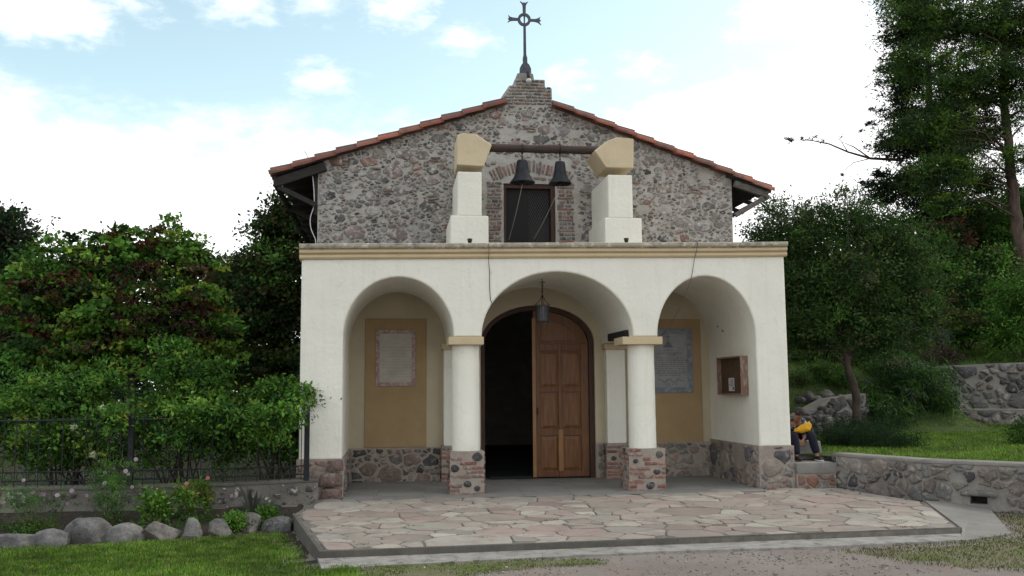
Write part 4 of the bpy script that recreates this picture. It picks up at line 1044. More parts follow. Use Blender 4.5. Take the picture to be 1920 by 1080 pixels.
sheet('hillside', [(6.95, 9.0), (14.3, 8.9), (14.3, 8.65), (17.7, 7.4), (26, 4.9), (60, 0), (90, 90), (7.5, 90), (6.95, 15)], hillz, mat('hill_turf', (.055, .105, .022), (.05, .07, .022), 1.8, .3, .7, bump=1, bscale=30, rough=.95, fine=.35), 'grassy hillside rising behind the upper wall', 'hill', step=1.0, wob=.0)

# ================================================================ WALLS, STEP, FENCE
GREYW = [(.20, .19, .18), (.26, .24, .22), (.15, .145, .14), (.22, .185, .165), (.29, .27, .24), (.18, .175, .175), (.25, .21, .185), (.085, .082, .085), (.23, .20, .175)]
def wall_seg(m_, p, q, zb, zt0, zt1, th, seed, size=.26, colours=GREYW, hole=None, caph=.05, stone_kw=None, overhang=.02):
    p, q = Vector(p[:2]), Vector(q[:2]); d = q-p; L = d.length; d /= L; n = Vector((d.y, -d.x))      # n: towards the viewer's side
    def to3(u, v, h): s = p+d*u+n*h; return (s.x, s.y, v)
    poly = [(0, zb), (L, zb), (L, zt1-caph), (0, zt0-caph)]; base = len(m_.v)
    t = MB(); t.prism(poly, 0, 1, holes=[hole] if hole else [])
    m_.add([to3(v[0], v[2], -v[1]*th) for v in t.v], t.f, mi=0)
    kw = dict(size=size, aniso=1.35, gap=.026, height=.04, colours=colours, seed=seed, drop=.02, vary=.95, rough=.55, pw=.4); kw.update(stone_kw or {})
    stones(m_, [(-.02, zb), (L+.02, zb), (L+.02, zt1-caph), (-.02, zt0-caph)], to3, holes=[hole] if hole else [], **kw)
    if caph > 0:
        rr = random.Random(seed); k = max(2, int(L/.35)); vs = []
        for i in range(k+1):
            u = L*i/k; zt = zt0+(zt1-zt0)*i/k; o = overhang+rr.uniform(-.012, .012)
            vs += [to3(u, zt-caph-.003, o), to3(u, zt-.012+rr.uniform(-.004, .004), o+.006), to3(u, zt, o-.03), to3(u, zt, -th), to3(u, zt-caph, -th)]
        m_.add(vs, [(5*i+a, 5*i+5+a, 5*i+6+a, 5*i+1+a) for i in range(k) for a in range(4)]+[(0, 1, 2, 3, 4), tuple(5*k+a for a in (4, 3, 2, 1, 0))], mi=3)
mb = MB(); PW = [(7.61, .02), (8.24, -1.72), (9.45, -2.72), (12.5, -3.95), (17, -5.2)]
wall_seg(mb, PW[0], PW[1], -.35, .575, .575, .30, 3)
# drain hole in the second stretch
hc = None
pa, pb = Vector(PW[1]), Vector(PW[2]); dd = (pb-pa).normalized(); nn = Vector((dd.y, -dd.x))
def hit(px, py):
    r_ = pray(px, py); t = ((pa.x-CAM.x)*nn.x+(pa.y-CAM.y)*nn.y)/(r_.x*nn.x+r_.y*nn.y); q = CAM+r_*t
    return ((q.x-pa.x)*dd.x+(q.y-pa.y)*dd.y, q.z)
h0, h1 = hit(1818, 930), hit(1852, 946)
hole_ = [(h0[0], h1[1]), (h0[0]+.01, h0[1]), (h1[0], h0[1]), (h1[0], h1[1])]
wall_seg(mb, PW[1], PW[2], -.35, .575, .56, .30, 19, hole=hole_)
wall_seg(mb, PW[2], PW[3], -.35, .56, .55, .30, 29); wall_seg(mb, PW[3], PW[4], -.35, .55, .55, .30, 39)
rw = tag(mb.build('retaining_wall', [M_mortar_grey, M_stone_clean, M_brick, M_conc], smooth='stones'), 'long low grey stone retaining wall with a drain hole, right of the forecourt', 'stone wall')
mb = MB(); a = pa+dd*(h0[0]-.12)+nn*.055; b = pa+dd*(h1[0]+.14)+nn*.055; zt = h0[1]
mb.tube([(a.x, a.y, zt+.035), (a.x+(b.x-a.x)*.3, a.y+(b.y-a.y)*.3, zt+.055), (a.x+(b.x-a.x)*.7, a.y+(b.y-a.y)*.7, zt+.05), (b.x, b.y, zt+.03)], [.03, .05, .05, .03], 10, (.2, .19, .17)); mb.build('drain_lintel', M_stone_clean, rw, smooth=True)
mb = MB(); a = pa+dd*(h0[0]-.05)-nn*.30; b = pa+dd*(h1[0]+.05)-nn*.30; mb.hexa([(a.x, a.y, -.4), (b.x, b.y, -.4), (b.x-nn.x*.02, b.y-nn.y*.02, -.4), (a.x-nn.x*.02, a.y-nn.y*.02, -.4)], [(a.x, a.y, .2), (b.x, b.y, .2), (b.x-nn.x*.02, b.y-nn.y*.02, .2), (a.x-nn.x*.02, a.y-nn.y*.02, .2)]); mb.build('drain_dark_backing', M_black, rw)  # black plate behind the hole stands in for the drain's inner darkness

M_mortar_dark = mat('dark_render', (.22, .20, .175), (.10, .092, .08), 1.3, .3, .7, bump=.7, bscale=18, rough=.95, fine=.3)
mb = MB(); GW = [(-1.16, -.30), (-2.4, -.56), (-3.9, -.70), (-6.2, -.66), (-9.5, -.5)]
pts = list(reversed(GW))
for i in range(4): wall_seg(mb, pts[i], pts[i+1], -.35, .315, .315 if i < 3 else .335, .26, 51+i*3, size=.22, colours=[(.08, .072, .066), (.10, .08, .07), (.06, .057, .057), (.12, .10, .09)], stone_kw=dict(gap=.05, drop=.35, height=.02, rough=.4), caph=.045)
a, b = Vector(GW[0]), Vector(GW[1]); d_ = (a-b).normalized()
tag(mb.build('garden_wall', [M_mortar_dark, M_stone, M_brick, M_conc_dark], smooth='stones'), 'low dark rendered stone wall carrying the iron fence, left of the porch', 'stone wall')
mb = MB()
for i in range(2):
    t = MB()
    wall_seg(mb, WU[i], WU[i+1], .2, 2.25+.12*i, 2.37+.25*i, .4, 71+i*5, size=.40, stone_kw=dict(height=.07, gap=.04, aniso=1.25), caph=0)
    # lower course standing slightly proud
    o = (WU[i+1]-WU[i]).normalized(); nn_ = Vector((o.y, -o.x))*.14
    wall_seg(mb, WU[i]+nn_, WU[i+1]+nn_, .2, 1.13, 1.10, .13, 81+i*5, size=.34, stone_kw=dict(height=.05, gap=.03), caph=.05)
mb.add([], [])
tag(mb.build('upper_wall', [M_mortar_grey, M_stone_clean, M_brick, M_conc], smooth='stones'), 'tall grey boulder wall holding up the upper lawn at the far right', 'stone wall')
mb = MB(); lo = [at(1500, 800, 4.4), at(1560, 790, 4.9), at(1625, 775, 5.5)]; ht = [at(1500, 780, 4.4).z, at(1560, 748, 4.9).z, at(1625, 738, 5.5).z]
for i in range(2): wall_seg(mb, lo[i], lo[i+1], .35, ht[i], ht[i+1], .35, 91+i, size=.30, colours=[(.09, .088, .088), (.12, .115, .11), (.15, .145, .14)], stone_kw=dict(height=.09, gap=.03, drop=0), caph=0)
tag(mb.build('terrace_wall', [M_mortar_grey, M_stone_clean, M_brick, M_conc], smooth='stones'), 'rough dry stone terrace wall behind the seated person', 'stone wall')

# (step) and the block the person sits on
mb = MB(); sx0, sx1 = 6.895, 7.60
mb.box((sx0, -.10, -.3), (sx1, .70, .24)); mb.box((sx0, -.115, .243), (sx1+.01, .70, .415), mi=3)
stones(mb, [(sx0+.01, -.06), (sx1-.01, -.06), (sx1-.01, .235), (sx0+.01, .235)], face_front(-.10), size=.24, aniso=1.3, gap=.02, height=.03, colours=[(.25, .15, .12), (.22, .17, .145), (.27, .14, .10), (.18, .16, .145)], seed=4, drop=0)
tag(mb.build('stone_step', [M_mortar_warm, M_stone_clean, M_brick, M_conc], smooth='stones', bevel=.012), 'concrete topped stone step against the right porch corner, under the feet of the seated person', 'step')
mb = MB(); mb.hexa([(7.0, .60, .418), (7.70, .60, .418), (7.70, 1.15, .418), (7.0, 1.15, .418)], [(7.0, .61, .74), (7.68, .61, .75), (7.68, 1.15, .75), (7.0, 1.15, .74)])
tag(mb.build('stone_block', M_conc, bevel=.03, bseg=3), 'squared grey stone block used as a seat by the person', 'stone block')
mb = MB(); mb.box((6.9, .71, .0), (7.68, 1.2, .41)); tag(mb.build('footing', M_conc), 'dark footing slab under the stone seat block', 'footing')

# fence on the garden wall
fe = thing('iron_fence', 'dark wrought iron fence with ring frieze standing on the low garden wall', 'fence', (-4, -.75, .31))
FP = [Vector((-1.34, -.46)), Vector((-2.4, -.69)), Vector((-3.9, -.82)), Vector((-6.2, -.79)), Vector((-9.5, -.63))]
def fpt(s):
    for i in range(4):
        L = (FP[i+1]-FP[i]).length
        if s <= L or i == 3: return FP[i].lerp(FP[i+1], s/L)
        s -= L
LT = sum((FP[i+1]-FP[i]).length for i in range(4))
for i, s in enumerate((0, 2.62, 5.2, 7.9)):
    q = fpt(s); mb = MB(); w = .038 if i else .04
    mb.box((q.x-w, q.y-w+.12, .312), (q.x+w, q.y+w+.12, 1.36)); mb.lathe([(.001, .05), (.03, .04), (.045, .0), (.001, 0)], (q.x, q.y+.12, 1.36), 8); mb.build('post', M_iron, fe, bevel=.004)
for z, r_ in ((1.30, .014), (.535, .010), (.405, .012)):
    mb = MB(); mb.tube([(*(fpt(LT*i/40)+Vector((0, .12))), z) for i in range(41)], r_, 6); mb.build('rail', M_iron, fe)
s = .085; mb = MB(); mr = MB(); k = 0
while s < LT:
    q = fpt(s)+Vector((0, .12)); b_ = MB(); b_.tube([(q.x, q.y, .318), (q.x, q.y, 1.36), (q.x, q.y, 1.41)], [.0065, .0065, .002], 6); b_.build('bar', M_iron, fe)
    q2 = fpt(s+.084)+Vector((0, .12)); d_ = (fpt(s+.07)-fpt(s)).normalized()
    mr.tube([(q2.x+d_.x*.055*math.cos(t), q2.y+d_.y*.055*math.cos(t), .47+.058*math.sin(t)) for t in [2*math.pi*i/14 for i in range(15)]], .0065, 5)
    s += .168; k += 1
mr.build('ring_frieze', M_iron, fe)

# ================================================================ BOULDERS
def boulder(c, sx, sy, sz, seed, lab, group, colour, sharp=.25, rot=0, mt=None):
    bm = bmesh.new(); bmesh.ops.create_icosphere(bm, subdivisions=4, radius=1)
    rr = random.Random(seed); pl = []
    for _ in range(13):
        n = Vector((rr.gauss(0, 1), rr.gauss(0, 1), rr.gauss(0, .8))).normalized(); pl.append((n, rr.uniform(1-sharp*1.15, .97)))
    for v in bm.verts:
        p = v.co.copy()
        for n, d in pl:
            k = p.dot(n)-d
            if k > 0: p -= n*k*.98
        p += p.normalized()*(.07*mnoise.noise(p*1.8+Vector((seed, 0, 0)))+.025*mnoise.noise(p*6+Vector((seed, 3, 0))))
        v.co = Vector((p.x*sx, p.y*sy, p.z*sz))
    bmesh.ops.rotate(bm, verts=bm.verts, cent=(0, 0, 0), matrix=Matrix.Rotation(rot, 3, 'Y'))
    zmin = -sz*.55
    me = bpy.data.meshes.new('boulder'); bm.to_mesh(me); bm.free()
    me.polygons.foreach_set('use_smooth', [True]*len(me.polygons)); me.materials.append(mt or M_boulder)
    ca = me.color_attributes.new('Col', 'FLOAT_COLOR', 'POINT'); ca.data.foreach_set('color', np.tile(np.array([*colour, 1.], dtype=np.float32), len(me.vertices)))
    o = bpy.data.objects.new('boulder', me); link(o); o.location = (c[0], c[1], c[2]-zmin*.6); LOC[o.name] = Vector(o.location)
    es = o.modifiers.new('facets', 'EDGE_SPLIT'); es.split_angle = R(22)
    return tag(o, lab, 'boulder', group)
M_boulder = mat('boulder_stone', None, .5, 5, .38, .62, col=True, bump=1., bscale=14, rough=.9, fine=.3, smear=(.17, .165, .15), smear_scale=6, smear_lo=.56, smear_hi=.68, bump2=(.6, 6))
BL = [(523, 1002, 33, 33, (.13, .125, .125), .3, 'dark rounded boulder touching the corner of the forecourt'),
      (466, 1004, 26, 44, (.19, .175, .16), .5, 'tall pale-topped boulder under the spiky plant'),
      (409, 1010, 24, 36, (.18, .17, .16), .4, 'small grey boulder beside the tall pale-topped one'),
      (357, 1014, 21, 42, (.23, .22, .21), .45, 'narrow upright grey boulder'),
      (297, 1019, 42, 42, (.19, .175, .16), .55, 'wide angular brown-grey boulder with chipped edges'),
      (229, 1020, 33, 36, (.25, .24, .23), .12, 'smooth round pale grey boulder'),
      (157, 1022, 40, 50, (.15, .145, .14), .3, 'largest dark squared boulder of the row'),
      (88, 1030, 34, 34, (.17, .165, .16), .35, 'low grey boulder left of the largest one'),
      (18, 1034, 42, 32, (.16, .155, .15), .3, 'flat grey boulder at the left end of the row'),
      (-70, 1038, 40, 36, (.10, .095, .09), .3, 'grey boulder at the very left of the row')]
for i, (px, py, rx, h, colr, sh, lab) in enumerate(BL):
    c = atz(px, py-3, -.255); s = (CAM-c).length/FPX
    boulder((c.x, c.y+rx*s*.55, -.27), rx*s*1.06, rx*s*.8, h*s*.66, 10+i, lab, 'boulders edging the flower bed', colr, sh)
# stones on the bank behind the seated person
for i, (px, py, rx, h, Y, colr, lab) in enumerate([(1516, 748, 12, 20, 6.3, (.14, .135, .13), 'rounded grey stone on the bank, above the head of the person'), (1531, 750, 10, 12, 6.0, (.20, .195, .185), 'pale oval stone lying on the bank'),
        (1551, 746, 16, 20, 6.6, (.25, .24, .23), 'wide grey stone in the middle of the bank'), (1575, 749, 8, 14, 6.2, (.19, .185, .175), 'small pale stone on the bank near the tree trunk'), (1545, 728, 7, 12, 7.2, (.17, .165, .155), 'small round stone at the top of the bank'),
        (1626, 733, 16, 26, 7.0, (.16, .155, .145), 'grey stone on the bank just right of the tree trunk'), (1652, 738, 12, 20, 6.8, (.13, .125, .12), 'dark stone right of the trunk, by the grey shrub'), (1500, 752, 10, 12, 6.0, (.10, .10, .095), 'low dark stone beside the chapel corner')]):
    c = at(px, py, Y); s = (CAM-c).length/FPX
    boulder((c.x, c.y, c.z-.02), rx*s, rx*s*.8, h*s*.6, 60+i, lab, 'stones on the bank', colr, .3)

# ================================================================ VEGETATION
def leaf_mesh(name, centers, dirs, nrm, ln, wd, cols, mt, parent, org):
    n = len(centers); s = np.cross(dirs, nrm); s /= np.linalg.norm(s, axis=1, keepdims=True)+1e-9
    ln = ln[:, None]; wd = wd[:, None]
    v = np.empty((n, 4, 3), np.float32)
    v[:, 0] = centers-dirs*ln*.5; v[:, 1] = centers+s*wd*.5+nrm*ln*.06; v[:, 2] = centers+dirs*ln*.5-nrm*ln*.08; v[:, 3] = centers-s*wd*.5+nrm*ln*.06
    v = v.reshape(-1, 3)-np.array(org, np.float32)
    me = bpy.data.meshes.new(name); me.vertices.add(4*n); me.vertices.foreach_set('co', v.ravel())
    me.loops.add(4*n); me.loops.foreach_set('vertex_index', np.arange(4*n, dtype=np.int32))
    me.polygons.add(n); me.polygons.foreach_set('loop_start', np.arange(0, 4*n, 4, dtype=np.int32)); me.update(calc_edges=True)
    me.materials.append(mt)
    ca = me.color_attributes.new('Col', 'FLOAT_COLOR', 'POINT')
    c4 = np.ones((n, 4, 4), np.float32); c4[:, :, :3] = cols[:, None, :]; ca.data.foreach_set('color', c4.ravel())
    o = bpy.data.objects.new(name, me); link(o, parent)
    if parent is None: o.location = org
    return o
def unit(a): return a/(np.linalg.norm(a, axis=1, keepdims=True)+1e-9)
def foliage(name, parent, blobs, clumps, per, ln, wd, sig, pal, seed, mt=None, up=.5, flat=.6, shell=.45, org=None, droop=0., hang=0, tipcol=None):
    """leaves in clumps through the crown's volume; blobs: (centre, radii)"""
    rg = np.random.default_rng(seed)
    C = np.array([b[0][:] for b in blobs]); Rr = np.array([b[1] for b in blobs]); w = (Rr.prod(axis=1))**(.72); w /= w.sum()
    idx = rg.choice(len(blobs), clumps, p=w)
    d = unit(rg.normal(size=(clumps, 3))); r = rg.random(clumps)**shell
    cc = C[idx]+d*r[:, None]*Rr[idx]*(.93+.17*rg.normal(size=(clumps, 1)).clip(-1.5, 1.8))
    outw = d.copy()
    pc = np.array([p[0] for p in pal]); pw = np.array([p[1] for p in pal], float); pw /= pw.sum()
    ccol = pc[rg.choice(len(pal), clumps, p=pw)]*rg.uniform(.65, 1.35, (clumps, 1))
    csz = rg.uniform(.6, 1.35, clumps)
    k = rg.integers(int(per*.5), int(per*1.5)+1, clumps); rep = np.repeat(np.arange(clumps), k); n = len(rep)
    off = rg.normal(size=(n, 3))*np.array([1, 1, flat])*sig*csz[rep][:, None]
    off[:, 2] -= droop*np.abs(rg.normal(size=n))*sig
    pos = cc[rep]+off
    dirs = unit(rg.normal(size=(n, 3))*.8+unit(off)*.9+outw[rep]*.5+np.array([0, 0, -hang]))
    nr = rg.normal(size=(n, 3))*.6; nr[:, 2] += up; nr += outw[rep]*.3; nr = unit(nr-dirs*(nr*dirs).sum(1, keepdims=True))
    l = ln*rg.uniform(.6, 1.3, n); wv = l*(wd/ln)
    cols = ccol[rep]*rg.uniform(.72, 1.28, (n, 1))*(1+.08*rg.normal(size=(n, 3)))
    o = leaf_mesh(name, pos, dirs, nr, l, wv, cols.clip(.002, .9), mt or M_leaf, parent, org or tuple(origin_of(parent)) if parent is not None else org)
    return o, cc
def limbs(parent, base, path, radii, tips, rad, seed, mt=None, name='trunk', bend=.12):
    rr = random.Random(seed); mb = MB(); path = [Vector(p) for p in path]
    fine = []; rf = []
    for i in range(len(path)-1):
        for k in range(5):
            t = k/5; fine.append(path[i].lerp(path[i+1], t)+Vector((rr.uniform(-1, 1), rr.uniform(-1, 1), 0))*radii[i]*.18); rf.append((radii[i]+(radii[i+1]-radii[i])*t)*rr.uniform(.95, 1.06))
    fine.append(path[-1]); rf.append(radii[-1]); mb.tube(fine, rf, 10)
    cand = list(range(int(len(fine)*.3), len(fine)))
    for tp in tips:
        tp = Vector(tp)
        j = min(cand, key=lambda i: (fine[i]-tp).length+max(0, fine[i].z-tp.z+.1)*1.6+rr.uniform(0, .5))
        a = fine[j]; n = 6; P = []; Rd = []; off = Vector((rr.uniform(-1, 1), rr.uniform(-1, 1), rr.uniform(.1, 1)))*bend*(tp-a).length
        for k in range(n+1):
            t = k/n; P.append(a.lerp(tp, t)+off*math.sin(math.pi*t)+Vector((rr.uniform(-1, 1), rr.uniform(-1, 1), rr.uniform(-1, 1)))*.03*(tp-a).length*(0 < k < n)); Rd.append(max(.004, min(rad, rf[j]*.7)*(1-t*.85)))
        mb.tube(P, Rd, 5, cap=False)
    return mb.build(name, mt or M_bark, parent, smooth=True)
def BB(px, py, Y, r, ry=None, q=1.0):
    c = at(px, py, Y); s = (c-CAM).length/FPX; ry = ry or r
    return (c, (r*s, q*(r+ry)/2*s, ry*s))
def tree(kind, lab, cat, group, base, path, radii, blobs, clumps, per, ln, wd, sig, pal, seed, ntips=40, rad=.05, bark=None, mt=None, **k):
    t = thing(kind, lab, cat, base, group)
    o, cc = foliage('crown', t, blobs, clumps, per, ln, wd, sig, pal, seed, mt=mt, **k)
    rr = random.Random(seed); tips = rr.sample([tuple(c) for c in cc], min(ntips, len(cc)))
    limbs(t, base, path, radii, tips, rad, seed, bark)
    return t
G1, G2, G3 = (.115, .25, .040), (.078, .18, .034), (.165, .30, .048)
DG, OG, YG, YL_, RB, BR = (.030, .066, .022), (.085, .10, .034), (.23, .32, .048), (.42, .32, .05), (.12, .03, .022), (.085, .065, .036)

def gpt(px, py, Y, z): c = at(px, py, Y); return (c.x, Y, z)
# --- left: broad leafy tree with seed clusters
b = gpt(235, 800, 8.5, .15)
tree('broadleaf_tree', 'broad bright green tree with dark red seed clusters and some yellow leaves at the left', 'tree', 'trees left of the chapel', b,
     [b, (b[0]+.1, 8.5, 1.6), (b[0]-.1, 8.6, 3.0), (b[0]+.1, 8.6, 4.6)], [.17, .14, .11, .05],
     [BB(215, 478, 8.5, 105, 62), BB(330, 478, 8.7, 72, 58), BB(130, 535, 8.3, 110, 70), BB(345, 560, 8.3, 80, 65), BB(55, 590, 8.3, 62, 45), BB(210, 600, 8, 120, 70), BB(395, 620, 8, 60, 55), BB(150, 660, 8, 130, 45), BB(330, 655, 8, 100, 45), BB(30, 530, 8.4, 45, 25)],
     880, 52, .135, .095, .155, [(G1, 4), (G3, 3.2), (YG, 1.6), (G2, 3), (DG, 2.2), (BR, 1.0), (RB, .6), (YL_, .25)], 1, ntips=80, rad=.07, flat=.45, up=.9)  # extra dark clumps put shaded gaps into the leaf colours
o = [x for x in bpy.data.objects if x.get('category') == 'tree'][-1]
foliage('seed_clusters', o, [BB(260, 590, 7.3, 130, 60), BB(300, 545, 7.6, 110, 80), BB(150, 530, 7.4, 90, 60), BB(360, 600, 7.4, 60, 60), BB(90, 620, 7.3, 60, 30)], 110, 28, .09, .05, .11, [((.075, .024, .018), 1), ((.05, .028, .02), 1.5)], 5, hang=1.2, shell=.5)
# --- far dark tree at the left edge
b = gpt(10, 800, 15, .15)
tree('dark_tree', 'dark dull green tree at the far left edge, behind the bright broadleaf tree', 'tree', 'trees left of the chapel', b, [b, (b[0], 15, 3), (b[0], 15, 6)], [.2, .16, .06],
     [BB(10, 450, 15, 55, 55), BB(-50, 430, 15, 70, 60), BB(40, 540, 15, 70, 80), BB(-40, 580, 15, 90, 90)], 620, 40, .17, .10, .24, [(DG, 4), ((.035, .055, .03), 2), ((.045, .05, .035), 1)], 2, ntips=30, rad=.06)
# --- tall olive tree close to the chapel's left side
b = gpt(520, 800, 12.5, .15)
tree('tall_olive_tree', 'tall pointed tree with olive and brownish leaves against the left side of the chapel', 'tree', 'trees left of the chapel', b, [b, (b[0], 12.5, 3), (b[0]+.1, 12.5, 6.8)], [.2, .15, .04],
     [BB(530, 400, 12.5, 26, 48), BB(512, 440, 12.5, 48, 55), BB(560, 440, 12.5, 60, 60), BB(500, 510, 12, 70, 60), BB(545, 560, 12, 80, 80), BB(480, 600, 12, 80, 70), BB(530, 690, 11.5, 90, 70), BB(440, 530, 13, 50, 45)],
     900, 40, .14, .085, .19, [((.045, .060, .018), 4), (OG, 3), (DG, 4), ((.075, .055, .02), 1), (G2, 1.5)], 3, ntips=50, rad=.06)
# --- smaller dark tree between them
b = gpt(420, 800, 14.5, .15)
tree('dark_tree', 'dark tree filling the gap between the bright broadleaf tree and the pointed olive one', 'tree', 'trees left of the chapel', b, [b, (b[0], 14.5, 2.5), (b[0], 14.5, 4.6)], [.15, .12, .05],
     [BB(425, 520, 14.5, 50, 45), BB(400, 590, 14.5, 90, 70), BB(250, 640, 14.5, 130, 70), BB(90, 660, 14.5, 120, 70), BB(-60, 660, 14.5, 120, 80), BB(430, 680, 14, 110, 60)], 900, 36, .17, .10, .24, [(DG, 4), (G2, 1), (BR, .6)], 4, ntips=30)
# --- shrubs behind the fence
SH = [('loose green shrub with one twig reaching over the fence to the white wall', [BB(520, 745, .35, 60, 42, .6), BB(575, 745, .0, 28, 22, .6), BB(470, 790, .6, 70, 52), BB(545, 800, .5, 40, 60, .6), BB(600, 765, -.35, 16, 7, .5), BB(540, 775, -.78, 44, 32, .4), BB(455, 780, -.88, 46, 34, .4), BB(500, 820, -.85, 30, 22, .4)], 430, 560),
      ('tall green rose shrub behind the fence, one spray rising above the others', [BB(345, 740, .8, 75, 55), BB(330, 672, .8, 36, 40), BB(290, 790, .7, 80, 50), BB(395, 790, .6, 60, 60), BB(400, 700, 1.0, 40, 30), BB(370, 775, -.9, 60, 34, .4), BB(330, 820, -.9, 26, 20, .4), BB(200, 785, -.9, 60, 24, .4)], 300, 330),
      ('dark green rose shrub with a few pale roses at the left behind the fence', [BB(130, 745, 1.0, 90, 50), BB(50, 760, 1.0, 90, 60), BB(190, 715, 1.1, 50, 40), BB(120, 820, .8, 110, 50), BB(-60, 780, 1.0, 90, 70)], 60, 120)]
for i, (lab, bl, sx, _) in enumerate(SH):
    c0 = bl[0][0]; b = (c0.x, c0.y+.1, .14); t = thing('garden_shrub', lab, 'shrub', b, 'shrubs behind the iron fence')
    o, cc = foliage('foliage', t, bl, [470, 560, 520][i], 30, .085, .042, .10, [(G1, 4), (G3, 1.8), (G2, 4), ((.028, .07, .02), 2), (YG, .5)], 20+i, flat=.55, up=.8)
    rr = random.Random(i); mb = MB()
    for k in range(16):
        e = Vector(cc[rr.randrange(len(cc))]); a = Vector((b[0]+rr.uniform(-.3, .3), b[1]+rr.uniform(-.15, .15), .1)); n = 6
        mb.tube([a.lerp(e, j/n)+Vector((0, 0, .12*math.sin(math.pi*j/n))) for j in range(n+1)], [.016*(1-.8*j/n) for j in range(n+1)], 5, cap=False)
    mb.build('stems', M_bark, t, smooth=True)
    if i == 2:
        for (px, py) in ((176, 852), (193, 765), (140, 800)):
            c = at(px, py, .35); bm_ = MB(); rr2 = random.Random(px)
            for k in range(14):
                a = k*2.4; r_ = .012+.0025*k; q = c+Vector((math.cos(a)*r_, -.02, math.sin(a)*r_)); bm_.add([q+Vector((math.cos(a)*.03-.01, -.01, math.sin(a)*.03)), q+Vector((-math.sin(a)*.022, 0, math.cos(a)*.022)), q-Vector((math.cos(a)*.01, .015, math.sin(a)*.01)), q+Vector((math.sin(a)*.022, 0, -math.cos(a)*.022))], [(0, 1, 2, 3)])
            bm_.build('rose', mat('cream_petal', (.45, .44, .33), rough=.7), t)
# twig over the white wall
# --- low dark planting under the shrubs
gc = thing('low_hedge', 'low dark green planting along the foot of the fence, behind its bars', 'hedge', (-4.5, .3, .14))
foliage('foliage', gc, [BB(60, 850, .9, 120, 40, .5), BB(240, 855, .9, 110, 38, .5), BB(420, 850, .9, 100, 45, .5), BB(535, 845, .6, 50, 45, .5), BB(-120, 850, .9, 110, 45, .5)], 260, 26, .10, .03, .11, [(G2, 4), (DG, 1), (G1, 3.5), (BR, .8), (YG, .8)], 31, up=.2)
# distant woods closing the view low down at the left
dw = foliage('distant_woods', None, [(Vector((-14+2.6*i, 24+(i % 3)*1.5, 1.9)), (2.4, 1.8, 2.1)) for i in range(10)]+[(Vector((-40+5*i, 34, 2.4)), (4.5, 3, 2.8)) for i in range(6)], 1500, 26, .26, .17, .36, [(DG, 4), ((.03, .05, .02), 3), (BR, .5)], 33, org=(-12, 24, 0))[0]
tag(dw, 'dark mass of far trees low behind the garden', 'woods', kind='stuff')

# --- right: round leafy tree beside the chapel
b = tuple(at(1604, 800, 3.6)); b = (b[0], 3.6, terr(b[0], 3.6)-.02)
q = lambda px, py, Y: tuple(at(px, py, Y))
tree('round_tree', 'wide dark green tree with a thin curved trunk, right beside the chapel', 'tree', 'trees right of the chapel', b,
     [b, q(1606, 765, 3.6), q(1602, 725, 3.6), q(1590, 690, 3.7), q(1585, 655, 3.8), q(1600, 560, 4.2)], [.095, .088, .085, .078, .07, .03],
     [BB(1470, 430, 4.6, 75, 62), BB(1560, 415, 4.8, 85, 60), BB(1650, 440, 4.8, 75, 55), BB(1500, 520, 4.2, 85, 70), BB(1600, 520, 4.2, 95, 80), BB(1700, 520, 4.6, 70, 75), BB(1540, 610, 4.0, 80, 55), BB(1640, 610, 4.0, 85, 60), BB(1720, 600, 4.4, 45, 55), BB(1440, 480, 5.6, 60, 60), BB(1500, 630, 4.0, 50, 45)],
     1250, 46, .105, .035, .15, [((.052, .105, .026), 5), ((.035, .07, .022), 4), ((.085, .125, .038), 2), ((.07, .145, .03), 2), ((.09, .10, .05), .7)], 41, ntips=110, rad=.035, flat=.7)
# --- pine at the right edge
b = gpt(1922, 660, 11.5, 3.5)
tree('pine_tree', 'tall pine at the right edge with a bare reddish trunk and airy needle tufts', 'pine tree', 'trees right of the chapel', b,
     [b, q(1914, 490, 11.5), q(1903, 390, 11.5), q(1893, 285, 11.5), q(1880, 180, 11.6), q(1885, 60, 11.7), q(1890, -80, 11.8)], [.22, .19, .17, .15, .12, .09, .05],
     [BB(1800, 150, 11, 110, 55), BB(1750, 230, 10.8, 75, 40), BB(1850, 60, 11.5, 110, 60), BB(1760, 40, 11.4, 80, 45), BB(1900, 170, 10.9, 80, 40), BB(1790, 310, 10.6, 60, 45), BB(1730, 330, 10.8, 50, 30), BB(1850, 260, 11.8, 60, 35), BB(1930, 300, 11, 60, 30), BB(1960, 80, 11.5, 90, 70), BB(1770, 380, 10.8, 50, 35), BB(1700, 20, 11.6, 60, 28), BB(1900, 130, 10.6, 70, 30), BB(1980, 200, 11.5, 80, 60), BB(1860, -60, 11.5, 130, 60), BB(1720, 120, 11.6, 60, 40), BB(1700, 250, 11.2, 45, 30), BB(1840, 340, 12, 60, 40), BB(1900, 40, 12, 60, 60)],
     2300, 46, .13, .032, .15, [((.055, .11, .030), 4), ((.10, .19, .030), 2.6), ((.040, .065, .030), 3), ((.15, .23, .04), 1.2)], 51, mt=M_needle, ntips=70, rad=.035, bark=M_pinebark, flat=.55, up=.3, shell=.55)
